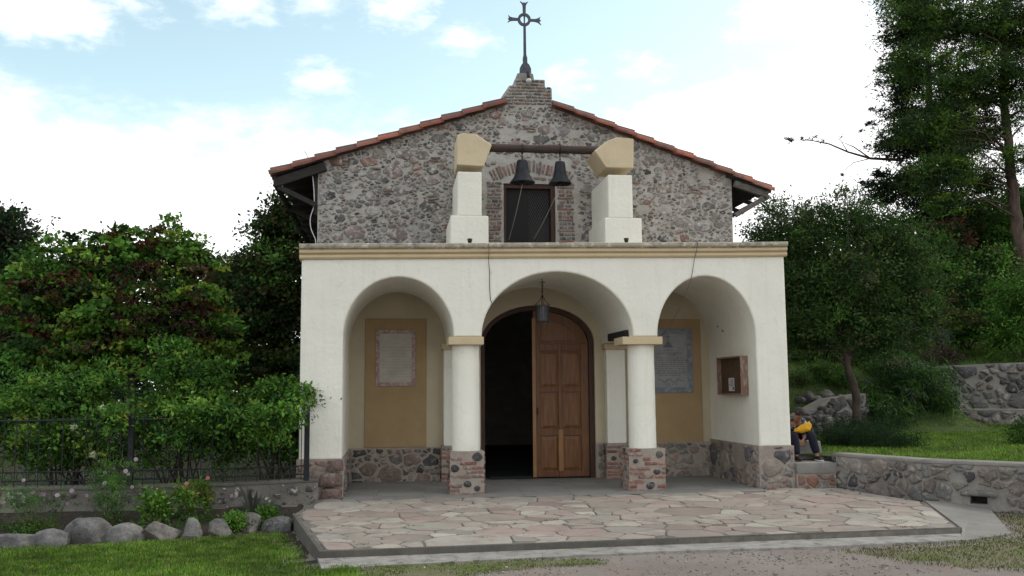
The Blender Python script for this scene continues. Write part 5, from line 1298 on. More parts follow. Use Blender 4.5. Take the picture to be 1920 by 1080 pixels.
# --- darker pine behind, left of it, with a long bare branch
b = gpt(1740, 600, 15.5, 3.0)
t = tree('dark_pine_tree', 'dark conifer left of the pine, with a long thin branch reaching left into the sky', 'pine tree', 'trees right of the chapel', b,
     [b, q(1742, 440, 15.5), q(1745, 280, 15.5), q(1740, 120, 15.5), q(1745, -40, 15.5)], [.22, .18, .14, .10, .04],
     [BB(1700, 150, 15.5, 52, 50), BB(1720, 60, 15.5, 65, 50), BB(1690, 215, 15.5, 42, 38), BB(1725, 280, 15.3, 75, 40), BB(1665, 268, 15, 30, 18), BB(1700, 345, 15, 85, 40), BB(1760, 400, 15, 80, 60), BB(1790, 230, 15.5, 70, 90), BB(1650, 370, 15, 32, 18), BB(1720, -10, 15.5, 80, 40), BB(1800, 480, 14.5, 70, 70), BB(1880, 430, 15.5, 60, 80)],
     2000, 42, .16, .045, .18, [((.022, .042, .018), 5), ((.040, .075, .024), 2.5), ((.065, .11, .028), 1.4), ((.06, .045, .03), .5)], 52, mt=M_needle, ntips=60, rad=.04, bark=M_pinebark, flat=.5, shell=.6)
mb = MB(); P = [q(1690, 300, 15), q(1632, 297, 15), q(1590, 285, 15), q(1555, 270, 15), q(1520, 263, 15), q(1476, 262, 15)]
mb.tube(P, [.06, .045, .035, .028, .018, .006], 6); mb.tube([P[1], q(1600, 275, 15), q(1578, 266, 15)], [.03, .02, .008], 5); mb.tube([P[1], q(1600, 305, 15), q(1585, 318, 15), q(1578, 330, 15)], [.02, .014, .01, .004], 5); mb.tube([P[2], q(1575, 262, 15), q(1562, 252, 15)], [.018, .01, .004], 5)
mb.build('branch', M_pinebark, t, smooth=True)
foliage('needles', t, [BB(1482, 260, 15, 10, 4), BB(1505, 262, 15, 9, 5), BB(1525, 259, 15, 10, 6), BB(1542, 262, 15, 6, 5), BB(1570, 255, 15, 8, 5), BB(1580, 327, 15, 7, 6), BB(1562, 300, 15, 4, 3), BB(1632, 235, 15, 14, 8), BB(1636, 205, 15.2, 8, 5), BB(1615, 245, 15.2, 6, 5)], 36, 16, .12, .03, .05, [((.04, .045, .025), 1), ((.03, .04, .02), 1)], 53, mt=M_needle)
# --- shrubs and small trees filling the hillside
def shrub(kind, lab, bl, clumps, per, ln, wd, sig, pal, seed, group=None, stems=8, **k):
    c0 = bl[0][0]; zb = min(p[0].z-p[1][2] for p in bl); b = (c0.x, c0.y, zb); t = thing(kind, lab, 'shrub', b, group)
    o, cc = foliage('foliage', t, bl, clumps, per, ln, wd, sig, pal, seed, **k)
    rr = random.Random(seed); mb = MB()
    for _ in range(stems):
        e = Vector(cc[rr.randrange(len(cc))]); a = Vector((b[0]+rr.uniform(-.2, .2), b[1], b[2]-.15))
        mb.tube([a.lerp(e, j/5)+Vector((0, 0, .1*math.sin(math.pi*j/5))) for j in range(6)], [.03*(1-.8*j/5) for j in range(6)], 5, cap=False)
    mb.build('stems', M_bark, t, smooth=True); return t
HG = 'shrubs on the hillside'
shrub('hillside_shrub', 'tall bright green bush at the right edge, just below the pine trunk', [BB(1915, 560, 8.4, 50, 55), BB(1890, 620, 8.2, 38, 42), BB(1960, 600, 8.4, 60, 70)], 420, 40, .11, .035, .14, [((.05, .12, .02), 4), (G1, 3), (G2, 1.5)], 61, HG, hang=.5)
shrub('hillside_shrub', 'dense dark green thicket between the round tree and the bright bush', [BB(1800, 560, 11, 60, 50), BB(1860, 520, 11.5, 50, 50), BB(1760, 500, 12, 60, 60), BB(1840, 600, 10.5, 60, 30), BB(1720, 560, 12, 50, 60), BB(1780, 620, 10, 45, 22)], 760, 36, .12, .08, .17, [(DG, 3), (G2, 3), (G1, 1.5), (OG, 1)], 62, HG)
shrub('hillside_shrub', 'brownish red dying bush in the dark gap under the conifer', [BB(1775, 430, 13.0, 34, 24), BB(1800, 450, 13, 20, 26)], 60, 30, .13, .06, .14, [((.10, .035, .022), 2), (BR, 1), (DG, 1)], 63, HG)
shrub('hillside_shrub', 'lighter green feathery shrub right of the conifer, behind the pine trunk', [BB(1860, 420, 14, 40, 60), BB(1920, 400, 14.5, 40, 60), BB(1850, 490, 13.5, 40, 40)], 330, 38, .13, .05, .17, [((.045, .09, .022), 3), (G2, 2), (G1, 1)], 64, HG)
shrub('hillside_shrub', 'loose olive shrub with reddish tips above the upper lawn', [BB(1750, 575, 9.6, 40, 26), BB(1790, 600, 9.4, 50, 20), BB(1735, 610, 9.2, 30, 22)], 210, 30, .10, .05, .12, [(OG, 3), ((.07, .035, .025), 1), (G1, 2)], 65, HG)
shrub('silvery_shrub', 'pale grey-green lavender-like shrub at the left end of the upper lawn', [BB(1752, 632, 8.9, 26, 15)], 70, 34, .11, .016, .08, [((.16, .19, .15), 2), ((.09, .12, .08), 2)], 66, None, up=0)
shrub('dry_shrub', 'dry brown twiggy shrub above the left end of the boulder wall', [BB(1770, 664, 8.6, 34, 19), BB(1735, 668, 8.4, 22, 14)], 110, 26, .07, .022, .09, [((.13, .10, .08), 2), ((.075, .05, .04), 2), (OG, 1)], 67, None)
shrub('leafy_clump', 'large dark clump of long arching leaves in front of the boulder wall', [BB(1700, 730, 6.2, 62, 52), BB(1745, 745, 6.2, 40, 45), BB(1665, 770, 5.6, 50, 34), BB(1690, 690, 6.8, 50, 30), BB(1755, 715, 7.0, 26, 36)], 520, 34, .20, .022, .13, [((.025, .06, .02), 4), (G2, 3), ((.055, .10, .035), 1.4), ((.17, .19, .14), .25), ((.20, .16, .10), .25)], 68, None, hang=.9)
shrub('grassy_clump', 'tuft of strappy green leaves on the bank beside the tree trunk', [BB(1585, 712, 6.8, 36, 16), BB(1550, 700, 7.2, 36, 22), BB(1500, 715, 7, 22, 22)], 170, 28, .16, .018, .10, [((.05, .11, .03), 3), (G1, 2), (OG, 1)], 69, None, hang=.2)
shrub('grassy_clump', 'low green cover right below the round tree crown', [BB(1625, 688, 7.8, 50, 20), BB(1560, 665, 8.5, 70, 25), BB(1500, 672, 8.2, 30, 30), BB(1650, 655, 8.6, 60, 25)], 330, 30, .13, .04, .13, [(OG, 2), (G1, 2), (DG, 2), ((.07, .06, .05), 1)], 70, None)
shrub('ground_cover_bush', 'low spreading dark rosemary-like bush behind the low wall', [BB(1590, 822, 1.6, 52, 26), BB(1650, 825, 1.5, 52, 28), BB(1700, 830, 1.4, 34, 22), BB(1560, 815, 1.9, 34, 24), BB(1620, 800, 2.6, 70, 22)], 620, 34, .05, .010, .075, [((.022, .05, .022), 4), (DG, 3), ((.05, .09, .045), 1)], 71, None)
shrub('small_bush', 'small dark green bush at the right edge on the terrace lawn', [BB(1915, 812, 1.6, 24, 28), BB(1935, 835, 1.4, 26, 30)], 110, 34, .07, .018, .07, [(DG, 2), (G2, 3)], 72, None)
# trees further up the slope closing the background
hp = [(-2, 0)]
bgs = [(1420, 560, 17, 90, 90), (1500, 500, 18, 100, 80), (1600, 560, 18, 100, 90), (1680, 500, 19, 90, 90), (1800, 520, 19, 90, 80), (1900, 520, 20, 90, 90), (2000, 500, 20, 100, 100), (1860, 440, 20, 70, 60), (1560, 640, 16, 110, 50), (1460, 660, 15, 60, 60), (1700, 620, 16, 100, 50)]
for i, (px, py, Y, rx, ry) in enumerate(bgs):
    lab = 'dark background tree on the slope behind the chapel and the pines'
    c = at(px, py, Y); s = (c-CAM).length/FPX; zg = hillz(c.x, Y) if c.x > 7 else .2
    t = thing('hillside_tree', lab, 'tree', (c.x, Y, min(zg, c.z-ry*s*.8)), 'background trees on the slope')
    foliage('crown', t, [BB(px, py, Y, rx, ry), BB(px+rx*.4, py+ry*.4, Y-.4, rx*.6, ry*.6)], 230, 30, .22, .13, .26, [(DG, 4), ((.028, .05, .018), 3), (OG, .7)], 80+i)
    mb = MB(); mb.tube([(c.x, Y, min(zg, c.z-ry*s*.8)-.3), (c.x, Y, c.z)], [.15, .08], 7); mb.build('trunk', M_bark, t)

# --- flower bed plants in front of the garden wall
def petal_flower(m_, c, r, n, col, rr, tiltv=None):
    nrm = (CAM-Vector(c)).normalized()*.7+Vector((rr.uniform(-.5, .5), -.3, rr.uniform(.2, .9))); nrm.normalize()
    a = nrm.cross(Vector((0, 0, 1))).normalized(); b_ = nrm.cross(a); c = Vector(c)
    for k in range(n):
        t = 2*math.pi*k/n; d = a*math.cos(t)+b_*math.sin(t); e = a*-math.sin(t)+b_*math.cos(t); w = r*.42
        m_.add([c+d*r*.15, c+d*r*.7+e*w, c+d*r+e*w*.4, c+d*r-e*w*.4, c+d*r*.7-e*w], [(0, 1, 2, 3, 4)], col)
    m_.add([c+a*r*.2*math.cos(t)+b_*r*.2*math.sin(t)+nrm*.004 for t in [2*math.pi*k/6 for k in range(6)]], [tuple(range(6))], (.35, .22, .03))
M_petal = mat('petal', None, col=True, rough=.7, translucent=.2)
def bed_plant(kind, lab, px, py, Y, wpx, hpx, flowers, fcol, pal, seed, leafy=True, ln=.05, wd=.008, clumps=60, group='flowering plants in the bed'):
    c = at(px, py, Y); s = (c-CAM).length/FPX; w, h = wpx*s, hpx*s; zg = ground_z(c.x, Y)
    t = thing(kind, lab, 'plant', (c.x, Y, zg), group); rr = random.Random(seed)
    foliage('foliage', t, [(Vector((c.x, Y, zg+h*.45)), (w*.5, w*.35, h*.45))], clumps, 30, ln, wd, .055, pal, seed, up=.1)
    mb = MB()
    tips = [at(fx, fy, Y+rr.uniform(-.15, .1)) for fx, fy in flowers]
    for e in tips+[Vector((c.x+rr.uniform(-w, w)*.45, Y+rr.uniform(-.1, .1), zg+h*rr.uniform(.6, 1))) for _ in range(9)]:
        a = Vector((c.x+(e.x-c.x)*.3, Y, zg-.02)); mb.tube([a.lerp(e, j/4)+Vector((.02*math.sin(j), 0, 0)) for j in range(5)], [.005, .004, .004, .003, .002], 4)
    mb.build('stems', mat('green_stem', (.06, .11, .03), rough=.7), t)
    for e in tips:
        m_ = MB(); petal_flower(m_, e-Vector((0, .01, 0)), rr.uniform(.024, .034), 8, fcol if isinstance(fcol, tuple) else rr.choice(fcol), rr); m_.build('flower', M_petal, t)
PK = [(.30, .14, .30), (.34, .20, .34), (.26, .11, .25), (.36, .27, .36)]
FE = [(G1, 3), (G2, 3), ((.03, .07, .02), 3)]
bed_plant('cosmos_plant', 'feathery plant with pink and lilac flowers at the left end of the bed', 70, 985, -1.5, 150, 100, [(8, 942), (62, 923), (82, 927), (108, 928), (127, 944), (135, 920), (45, 900)], PK, FE, 1)
bed_plant('cosmos_plant', 'tall feathery green plant with lilac flowers in front of the fence post', 205, 985, -1.35, 80, 130, [(197, 886), (190, 912), (197, 905), (236, 883), (241, 889), (248, 913), (255, 861), (163, 929)], PK, FE, 2, clumps=110)
bed_plant('zinnia_plant', 'yellow-green leafy plant with a coral flower near the middle of the bed', 350, 985, -1.3, 66, 84, [(350, 906), (390, 896)], [(.45, .10, .12), (.30, .16, .12)], [((.12, .19, .03), 3), (G3, 2), ((.22, .22, .04), .8), (G1, 2)], 3, ln=.06, wd=.03, clumps=30)
bed_plant('leafy_plant', 'small bright green leafy plant behind the chipped angular boulder', 292, 985, -1.45, 52, 62, [], PK, [(G3, 3), (G1, 3)], 4, ln=.06, wd=.035, clumps=40, group=None)
bed_plant('leafy_plant', 'low green plant spilling between the two boulders under the spiky plant', 437, 1003, -2.0, 34, 42, [(428, 997)], [(.35, .12, .03)], [(G1, 3), (G3, 2)], 5, ln=.05, wd=.03, clumps=36, group=None)
bed_plant('leafy_plant', 'small green tuft right of the tall pale-topped boulder', 500, 985, -1.45, 26, 28, [], PK, [(G1, 3), (G2, 2)], 6, ln=.05, wd=.03, clumps=20, group=None)
bed_plant('leafy_plant', 'dull green weed at the foot of the wall near the left end', 75, 990, -1.9, 70, 30, [], PK, [(G2, 3), (OG, 2)], 7, ln=.05, wd=.02, clumps=34, group=None)
bed_plant('leafy_plant', 'yellowish tall leafy stem in front of the garden wall, left of the spiky plant', 385, 985, -1.2, 30, 84, [], PK, [((.12, .19, .03), 3), ((.22, .22, .04), 1), (G1, 1)], 8, ln=.06, wd=.03, clumps=16, group=None)
# low weeds creeping over the soil
gw_ = foliage('bed_weeds', None, [(Vector((-9+.42*i, -1.55+.25*math.sin(i*1.7)-.25*(i < 14), ground_z(-9+.42*i, -1.5)+.03)), (.26, .42, .05)) for i in range(19)], 330, 26, .045, .018, .075, [(G2, 3), (DG, 2), (OG, 1.5), (BR, 1)], 92, up=1., org=(-4, -1.5, -.1))[0]
tag(gw_, 'low green weeds creeping over the dark soil of the flower bed', 'weeds', kind='stuff')
# spiky plant
c = at(474, 960, -1.25); zg = ground_z(c.x, -1.25)
sp = thing('spiky_plant', 'dark purple-green spiky plant against the garden wall above the boulders', 'plant', (c.x, -1.25, zg)); mb = MB(); rr = random.Random(5)
for (ex, ey) in ((447, 905), (461, 904), (452, 938), (442, 950), (500, 927), (512, 930), (492, 925), (506, 945), (468, 912), (482, 918), (457, 925), (520, 938)):
    e = at(ex, ey, -1.25+rr.uniform(-.2, .2)); a = Vector((c.x+rr.uniform(-.02, .02), -1.25, zg)); d = (e-a); sd_ = d.cross(Vector((0, 1, 0))).normalized(); w = .030; mid = a.lerp(e, .55)+Vector((0, 0, .03)); th = Vector((0, .006, 0))
    mb.add([a-sd_*w*.6, a+sd_*w*.6, mid+sd_*w, e, mid-sd_*w, mid-th], [(0, 1, 5), (1, 2, 5), (2, 3, 5), (3, 4, 5), (4, 0, 5)])
mb.build('leaves', mat('dark_blade', (.035, .032, .03), (.05, .06, .035), 6, rough=.5), sp)

# --- grass blades
def blades(name, poly, dens, h, w, pal, seed, zf, lab, parent=None, patch=0, cat='grass', edge=.05):
    rg = np.random.default_rng(seed); x0, x1 = min(p[0] for p in poly), max(p[0] for p in poly); y0, y1 = min(p[1] for p in poly), max(p[1] for p in poly)
    n = int((x1-x0)*(y1-y0)*dens); xs = rg.uniform(x0, x1, n); ys = rg.uniform(y0, y1, n)
    ins_ = np.zeros(n, bool)
    for i in range(len(poly)):
        (xa, ya), (xb, yb) = poly[i][:2], poly[(i+1) % len(poly)][:2]
        if ya == yb: continue
        c = ((ya > ys) != (yb > ys)) & (xs < (xb-xa)*(ys-ya)/(yb-ya)+xa); ins_ ^= c
    if patch:
        f = np.array([mnoise.noise(Vector((x*1.7, y*1.7, 9)))+.6*mnoise.noise(Vector((x*6, y*6, 2))) for x, y in zip(xs, ys)]); ins_ &= f > patch-rg.random(n)*.35
    xs, ys = xs[ins_], ys[ins_]; n = len(xs)
    if dens < 5000: xs = xs+rg.normal(size=n)*edge; ys = ys+rg.normal(size=n)*edge
    zs = np.array([zf(x, y) for x, y in zip(xs, ys)])
    tone = np.array([mnoise.noise(Vector((x*.9, y*.9, 5))) for x, y in zip(xs, ys)])
    hh = h*rg.uniform(.5, 1.3, n)*(1+.5*tone); dirs = unit(np.stack([rg.normal(size=n)*.45, rg.normal(size=n)*.45, np.ones(n)], 1))
    ctr = np.stack([xs, ys, zs], 1)+dirs*hh[:, None]*.48
    nr = rg.normal(size=(n, 3)); nr[:, 2] *= .2; nr = unit(nr-dirs*(nr*dirs).sum(1, keepdims=True))
    pc = np.array([p[0] for p in pal]); pw = np.array([p[1] for p in pal], float); pw /= pw.sum()
    fl = np.array([mnoise.noise(Vector((x*4.5, y*4.5, 1))) for x, y in zip(xs, ys)])
    cols = pc[rg.choice(len(pal), n, p=pw)]*rg.uniform(.7, 1.3, (n, 1))*(1+.6*tone[:, None]+.45*fl[:, None])*np.array([1, 1, 1])+np.clip(fl, 0, 1)[:, None]*np.array([.05, .035, .01])
    return tag(leaf_mesh(name, ctr, dirs, nr, hh, np.full(n, w), cols.clip(.003, .8), M_grass, parent, (xs.mean(), ys.mean(), 0)), lab, cat, kind='stuff')
GR = [((.135, .255, .035), 4), ((.18, .31, .045), 2.5), ((.09, .18, .028), 3), ((.27, .27, .10), .9)]
GD = [((.085, .12, .03), 3), ((.15, .14, .06), 2), ((.06, .09, .022), 2), ((.22, .19, .10), 1)]
vis = [(-7.5, -3.05), (-5, -2.85), (-3.5, -2.7), (-2.3, -2.3), (-1.5, -2.25), (-1.25, -3.2), (-1.0, -4.7), (-.85, -5.1), (-.4, -5.4), (-.2, -6.4), (-7.5, -6.4)]
blades('grass', vis, 2600, .055, .011, GR, 1, ground_z, 'short green grass blades of the left lawn')
blades('grass', right_poly, 900, .035, .010, GD, 2, ground_z, 'thin dry grass right of the forecourt', patch=.0)
blades('grass', mid_poly, 2200, .030, .009, GD+GR[:2], 3, ground_z, 'thin worn grass along the foot of the paving', patch=.05)
tl = [(8.4, -1.4), (9.6, -2.3), (12.2, -3.2), (17.5, -4), (17.5, 6.9), (14.3, 8.3), (13.6, 8.8), (8.5, 8.6), (7.6, 4), (7.8, .8)]
blades('grass', tl, 520, .06, .016, GR, 4, terr, 'green grass blades of the terrace lawn')
blades('grass', [(14.6, 8.9), (17.6, 7.7), (24, 6), (24, 14), (14.6, 14)], 330, .09, .024, [((.08, .16, .02), 4), ((.11, .20, .03), 2), ((.06, .11, .02), 2)], 5, hillz, 'long bright grass of the upper lawn')
blades('grass', [(10.0, -3.1), (9.5, -2.9), (9.35, -3.2), (9.0, -3.5), (9.6, -3.9), (10.2, -3.6)], 1500, .10, .012, GR, 6, ground_z, 'taller green tuft at the end of the concrete ramp')
# tufts in the paving joints
tf = [(780, 985), (905, 1012), (1030, 975), (1115, 978), (1180, 946), (1370, 952), (1418, 1000), (1660, 986), (1702, 985), (1735, 988), (1705, 938), (678, 1025), (1320, 985), (930, 985), (1535, 1015), (860, 927)]
for i, (px, py) in enumerate(tf):
    c = atz(px, py, -.04 if py < 1012 else -.09); z = pz(c.y) if py != 1015 else -.2; 
    if py == 1015: c = atz(px, py, -.16); z = -.16
    rr = random.Random(i); a = rr.uniform(-.4, .4)+ (math.pi/2 if i % 5 == 4 else 0); L = rr.uniform(.03, .11); W_ = .016
    pl = [(c.x+math.cos(a)*u-math.sin(a)*v, c.y+math.sin(a)*u+math.cos(a)*v) for u, v in ((-L, -W_), (L, -W_), (L, W_), (-L, W_))]
    o = blades('weed_tuft', pl, 4900, .022, .008, [((.09, .13, .04), 2), ((.14, .12, .07), 1), ((.10, .12, .05), 1)], 30+i, lambda x, y, z=z: z, None, edge=.018)
    for k in ('category', 'kind'): o.pop(k, None) if k in o else None
    tag(o, 'small weed tuft growing in a joint of the forecourt paving', 'weeds', 'weeds in the paving joints')

# loose pebbles on the gravel: far too many to count, one scattered object
def pebbles():
    rg = np.random.default_rng(4); n = 15000; xs = rg.uniform(-.4, 12, n); ys = rg.uniform(-7.0, -3.6, n)
    avoid = [[(-2, -5.22), (3, -4.85), (7.3, -4.5), (8.3, -4.2), (9.6, -2.9), (9.0, -1), (-2, -1)], right_poly]
    kp = np.array([not any(inside(A_, x, y) for A_ in avoid) and mnoise.noise(Vector((x*1.3, y*1.3, 8)))+.35*mnoise.noise(Vector((x*5, y*5, 8))) > rg.uniform(-.5, .35) for x, y in zip(xs, ys)])
    xs, ys = xs[kp], ys[kp]; n = len(xs); r = np.clip(rg.lognormal(-4.75, .42, n), .004, .028)
    zs = np.array([ground_z(x, y) for x, y in zip(xs, ys)]); base = np.array([(1, 0, 0), (0, 1, 0), (-1, 0, 0), (0, -1, 0), (.3, .2, .7), (-.1, -.2, -.7)], np.float32)
    fc = np.array([(0, 1, 4), (1, 2, 4), (2, 3, 4), (3, 0, 4), (1, 0, 5), (2, 1, 5), (3, 2, 5), (0, 3, 5)], np.int32)
    jit = 1+.3*rg.normal(size=(n, 6, 1)); a = rg.uniform(0, 6.28, n); ca_, sa = np.cos(a)[:, None], np.sin(a)[:, None]
    b = base[None]*jit; st = rg.uniform(.6, 1.4, (n, 1)); X_ = b[:, :, 0]*st*ca_-b[:, :, 1]*sa; Y_ = b[:, :, 0]*st*sa+b[:, :, 1]*ca_
    v = np.stack([X_, Y_, b[:, :, 2]], 2)*r[:, None, None]; v += np.stack([xs-4, ys+5, zs+r*.25], 1)[:, None]
    f = (fc[None]+6*np.arange(n, dtype=np.int32)[:, None, None]).reshape(-1)
    me = bpy.data.meshes.new('pebbles'); me.vertices.add(6*n); me.vertices.foreach_set('co', v.astype(np.float32).ravel()); me.loops.add(len(f)); me.loops.foreach_set('vertex_index', f)
    me.polygons.add(8*n); me.polygons.foreach_set('loop_start', np.arange(0, 24*n, 3, dtype=np.int32)); me.update(calc_edges=True); me.materials.append(mat('pebble', None, .8, 30, col=True, rough=.95))
    pal = np.array([(.32, .29, .27), (.22, .19, .17), (.30, .22, .19), (.15, .14, .135), (.40, .37, .34)]); c = np.ones((n, 6, 4), np.float32); c[:, :, :3] = (pal[rg.integers(0, 5, n)]*rg.uniform(.8, 1.2, (n, 1)))[:, None]
    at_ = me.color_attributes.new('Col', 'FLOAT_COLOR', 'POINT'); at_.data.foreach_set('color', c.ravel())
    o = bpy.data.objects.new('gravel', me); link(o); o.location = (4, -5, 0); tag(o, 'loose grey and pinkish pebbles lying on the gravel ground', 'gravel', kind='stuff')
pebbles()
# fallen leaves on gravel and paving, individually tiny: one scattered object
rg = np.random.default_rng(9); n = 260; xs = rg.uniform(-.5, 9, n); ys = rg.uniform(-6.2, -3.9, n)
zs = np.array([ground_z(x, y)+.012 for x, y in zip(xs, ys)])
keep = np.array([not inside([(p[0], p[1]) for p in [(-1, -5.2), (3, -4.75), (7.3, -4.35), (8.2, -4.1), (8.2, -1), (-1, -1)]], x, y) for x, y in zip(xs, ys)])
xs, ys, zs = xs[keep], ys[keep], zs[keep]; n = len(xs)
d = unit(np.stack([rg.normal(size=n), rg.normal(size=n), rg.normal(size=n)*.1], 1)); nr = unit(np.stack([rg.normal(size=n)*.2, rg.normal(size=n)*.2, np.ones(n)], 1))
tag(leaf_mesh('leaf_litter', np.stack([xs, ys, zs], 1), d, nr, rg.uniform(.02, .05, n), rg.uniform(.01, .025, n), np.array([(.12, .08, .05), (.08, .06, .04), (.2, .17, .12)])[rg.integers(0, 3, n)], M_grass, None, (4, -5, 0)), 'dry leaf litter scattered on the gravel', 'leaf litter', kind='stuff')

# ================================================================ PERSON
def skin(name, verts, edges, mt, parent, levels=2, root=0):
    me = bpy.data.meshes.new(name); o0 = origin_of(parent)
    me.from_pydata([tuple(Vector(v[0])-o0) for v in verts], edges, []); me.materials.append(mt)
    o = bpy.data.objects.new(name, me); link(o, parent); LOC[name] = o0
    o.modifiers.new('skin', 'SKIN'); 
    for i, v in enumerate(verts):
        r = v[1] if isinstance(v[1], tuple) else (v[1], v[1]); me.skin_vertices[0].data[i].radius = r
    me.skin_vertices[0].data[root].use_root = True
    s = o.modifiers.new('sub', 'SUBSURF'); s.levels = s.render_levels = levels
    o.modifiers['skin'].use_smooth_shade = True
    return o
P_ = lambda px, py, Y: at(px, py, Y)
pe = thing('person', 'seated person hunched forward on the stone block, in a patterned shirt and dark navy trousers', 'person', (7.4, .8, .42))
M_skin = mat('skin', (.24, .125, .085), (.20, .10, .07), 20, rough=.6)
M_navy = mat('navy_cloth', (.010, .009, .024), (.007, .007, .015), 20, rough=.9)
mt = bpy.data.materials.new('patterned_shirt'); mt.use_nodes = True; nd, lk = mt.node_tree.nodes, mt.node_tree.links
g = nd.new('ShaderNodeTexCoord'); vo = nd.new('ShaderNodeTexVoronoi'); vo.inputs['Scale'].default_value = 26; lk.new(g.outputs['Object'], vo.inputs['Vector'])
rp_ = nd.new('ShaderNodeValToRGB'); sp_ = nd.new('ShaderNodeSeparateColor'); lk.new(vo.outputs['Color'], sp_.inputs[0]); lk.new(sp_.outputs[0], rp_.inputs[0]); rp_.color_ramp.interpolation = 'CONSTANT'
els = rp_.color_ramp.elements; els[0].position = 0; els[0].color = (.03, .035, .06, 1); els[1].position = .35; els[1].color = (.07, .17, .19, 1)
for p, c in ((.55, (.38, .36, .32, 1)), (.72, (.05, .04, .05, 1)), (.86, (.22, .12, .10, 1))): e = els.new(p); e.color = c
lk.new(rp_.outputs[0], nd['Principled BSDF'].inputs['Base Color']); nd['Principled BSDF'].inputs['Roughness'].default_value = .9; M_shirt = mt
hip, bel, che, nek = P_(1487, 818, .92), P_(1488, 808, .86), P_(1489, 799, .76), P_(1493, 790, .66)
hd0, hd1, hd2 = P_(1494.5, 784, .60), P_(1497, 777, .54), P_(1499, 770, .54)
sr, sl_ = P_(1506, 792, .70), P_(1475, 793, .70); er, el = P_(1513, 810, .60), P_(1474, 812, .60); wr, wl_ = P_(1507, 823, .45), P_(1496, 824, .44)
hr, hl = P_(1504.5, 828, .42), P_(1500, 828.5, .42)
kr, kl = P_(1521, 814, .44), P_(1489, 816, .44); ar_2, al = P_(1532, 856, .36), P_(1494, 859, .36); tr, tl_ = P_(1540, 863, .20), P_(1501, 866, .20)
hpr, hpl = hip+Vector((.10, 0, -.01)), hip+Vector((-.09, 0, -.01))
V = [(hip, (.14, .11)), (bel, (.13, .10)), (che, (.145, .10)), (nek, (.055, .055)), (hd0, (.065, .075)), (hd1, (.078, .092)), (hd2, (.07, .08)),
     (sr, .055), (er, .043), (wr, .026), (hr, (.036, .018)), (sl_, .055), (el, .043), (wl_, .026), (hl, (.036, .018)),
     (hpr, .085), (kr, .058), (ar_2, .036), (tr+Vector((0, 0, .0)), (.035, .022)), (hpl, .085), (kl, .058), (al, .036), (tl_, (.035, .022))]
E_ = [(0, 1), (1, 2), (2, 3), (3, 4), (4, 5), (5, 6), (2, 7), (7, 8), (8, 9), (9, 10), (2, 11), (11, 12), (12, 13), (13, 14), (0, 15), (15, 16), (16, 17), (17, 18), (0, 19), (19, 20), (20, 21), (21, 22)]
for h_, s_ in ((10, 1), (14, -1)):                       # five fingers on each hand, curled downwards
    hc_ = V[h_][0]
    for k in range(4):
        a = hc_+Vector(((k-1.5)*.019, -.012, -.03)); b1 = a+Vector((0, -.018, -.030+.004*abs(k-1.5))); b2 = b1+Vector((0, .010, -.024)); i0 = len(V)
        V += [(a, .0095), (b1, .0085), (b2, .007)]; E_ += [(h_, i0), (i0, i0+1), (i0+1, i0+2)]
    a = hc_+Vector((-s_*.034, -.014, -.008)); b1 = a+Vector((-s_*.008, -.012, -.028)); i0 = len(V); V += [(a, .011), (b1, .009)]; E_ += [(h_, i0), (i0, i0+1)]
skin('body', V, E_, M_skin, pe, 2)
# face: brow, nose, eyes, mouth and ears on the lowered head
fd = Vector((.12, -.80, -.58)).normalized(); hx = Vector((1, .15, 0)).normalized(); hu = fd.cross(hx)*-1
mb = MB()
nz = hd1+fd*.088-hu*.0
mb.add([nz+hu*.028, nz-hu*.02+hx*.016, nz-hu*.02-hx*.016, nz-hu*.014+fd*.028], [(0, 1, 3), (0, 3, 2), (1, 2, 3)]); mb.build('nose', M_skin, pe)
for s_ in (-1, 1):
    m_ = MB(); e_ = hd1+fd*.080+hu*.030+hx*(s_*.030); m_.lathe([(.001, .009), (.008, .006), (.010, 0), (.008, -.006), (.001, -.009)], e_, 10); m_.build('eye', M_black, pe, smooth=True)
    m_ = MB(); e_ = hd1+hx*(s_*.082)-fd*.0; m_.lathe([(.001, .03), (.014, .018), (.017, 0), (.012, -.02), (.001, -.028)], e_, 10); m_.build('ear', M_skin, pe, smooth=True)
m_ = MB(); c_ = hd1+fd*.084-hu*.045; m_.tube([c_-hx*.025, c_+fd*.004, c_+hx*.025], .006, 6); m_.build('mouth', mat('lips', (.15, .06, .05)), pe)
hc_ = hd2+fd*.012+hu*.024
bm = bmesh.new(); bmesh.ops.create_icosphere(bm, subdivisions=4, radius=1)
for v in bm.verts:
    p = v.co; n_ = 1+.05*mnoise.noise(p*5)
    v.co = hx*(p.x*.098*n_)+fd*(p.y*.098*n_)+hu*(p.z*.088*n_)+hc_-Vector((7.4, .8, .42))
me = bpy.data.meshes.new('hair'); bm.to_mesh(me); bm.free(); me.materials.append(mat('grey_black_hair', (.014, .013, .013), (.05, .048, .046), 30, .5, .65, rough=.7, bump=.6, bscale=90)); me.polygons.foreach_set('use_smooth', [True]*len(me.polygons))
link(bpy.data.objects.new('hair', me), pe)
skin('shirt', [(hip+Vector((0, 0, .02)), (.165, .135)), (bel, (.165, .125)), (che, (.185, .145)), (che.lerp(nek, .6), (.13, .115)), (nek-Vector((0, -.01, .012)), (.082, .078)), (sr, .085), (er, .068), (wr.lerp(er, .15), .048), (sl_, .085), (el, .068), (wl_.lerp(el, .15), .048)],
     [(0, 1), (1, 2), (2, 3), (3, 4), (2, 5), (5, 6), (6, 7), (2, 8), (8, 9), (9, 10)], M_shirt, pe)
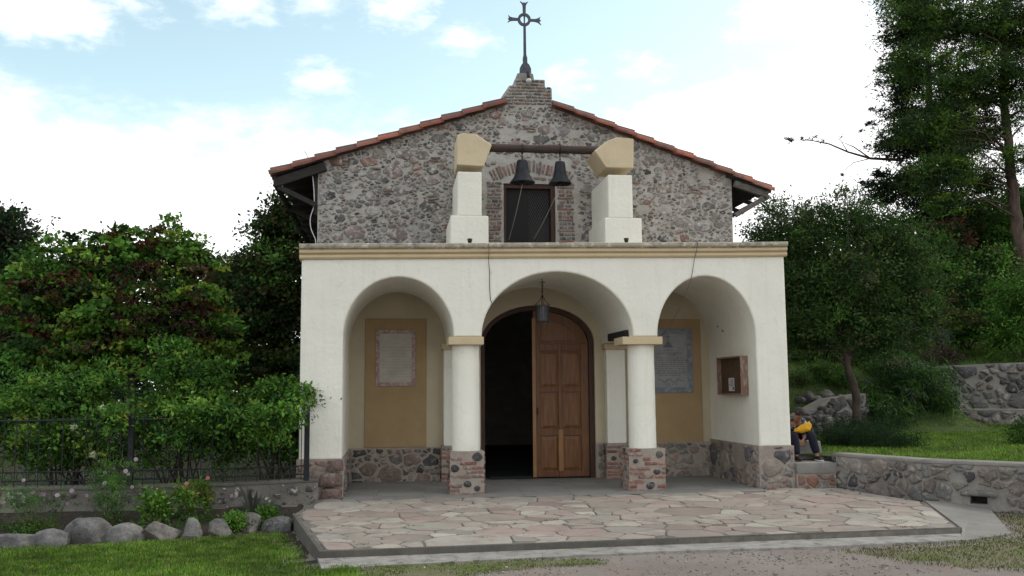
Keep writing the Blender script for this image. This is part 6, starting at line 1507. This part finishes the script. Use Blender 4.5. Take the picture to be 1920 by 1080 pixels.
skin('trousers', [(hip, (.17, .14)), (hpr, .115), (hpr.lerp(kr, .5), .10), (kr, .085), (kr.lerp(ar_2, .5), .078), (ar_2+Vector((0, 0, .05)), .070), (hpl, .115), (hpl.lerp(kl, .5), .10), (kl, .085), (kl.lerp(al, .5), .078), (al+Vector((0, 0, .05)), .070)],
     [(0, 1), (1, 2), (2, 3), (3, 4), (4, 5), (0, 6), (6, 7), (7, 8), (8, 9), (9, 10)], M_navy, pe)
M_sole = mat('pale_sole', (.55, .54, .52), rough=.8)
for a_, t_ in ((ar_2, tr), (al, tl_)):
    heel = Vector((a_.x-.005, a_.y+.05, .465)); toe = Vector((t_.x+.005, t_.y-.02, .452)); mid = heel.lerp(toe, .5)+Vector((0, 0, .012))
    sh = skin('shoe', [(heel, (.045, .042)), (mid, (.048, .04)), (toe, (.044, .028)), (a_+Vector((0, .01, -.0)), .042)], [(0, 1), (1, 2), (0, 3)], M_black, pe)
    m_ = MB(); d = (toe-heel).normalized(); e = Vector((-d.y, d.x, 0)); pl = []
    for i in range(20):
        t = 2*math.pi*i/20; pl.append(heel.lerp(toe, .52)+d*(math.cos(t)*.150)+e*(math.sin(t)*.050))
    m_.add([(v.x, v.y, .419) for v in pl]+[(v.x, v.y, .442) for v in pl], [tuple(range(20)), tuple(reversed(range(20, 40)))]+[(i, (i+1) % 20, 20+(i+1) % 20, 20+i) for i in range(20)]); m_.build('sole', M_sole, sh)
# yellow bag on the lap
c = P_(1505, 803.5, .50)
bm = bmesh.new(); bmesh.ops.create_icosphere(bm, subdivisions=4, radius=1)
for v in bm.verts:
    p = v.co.copy(); f = 1+.16*mnoise.noise(p*2.2+Vector((3, 1, 0)))+.06*mnoise.noise(p*6)
    x = p.x*.16*f; z = p.z*(.078+.028*p.x)*f+.045*p.x+ (.03 if p.x > .6 else 0)*p.z; v.co = Vector((x, p.y*.07*f, z))
me = bpy.data.meshes.new('bag'); bm.to_mesh(me); bm.free(); me.materials.append(mat('yellow_fabric', (.62, .33, .012), (.48, .24, .01), 9, rough=.7, bump=.6, bscale=14)); me.polygons.foreach_set('use_smooth', [True]*len(me.polygons))
o = bpy.data.objects.new('bag', me); link(o); o.location = c; tag(o, 'crumpled bright yellow bag on the lap of the seated person', 'bag')
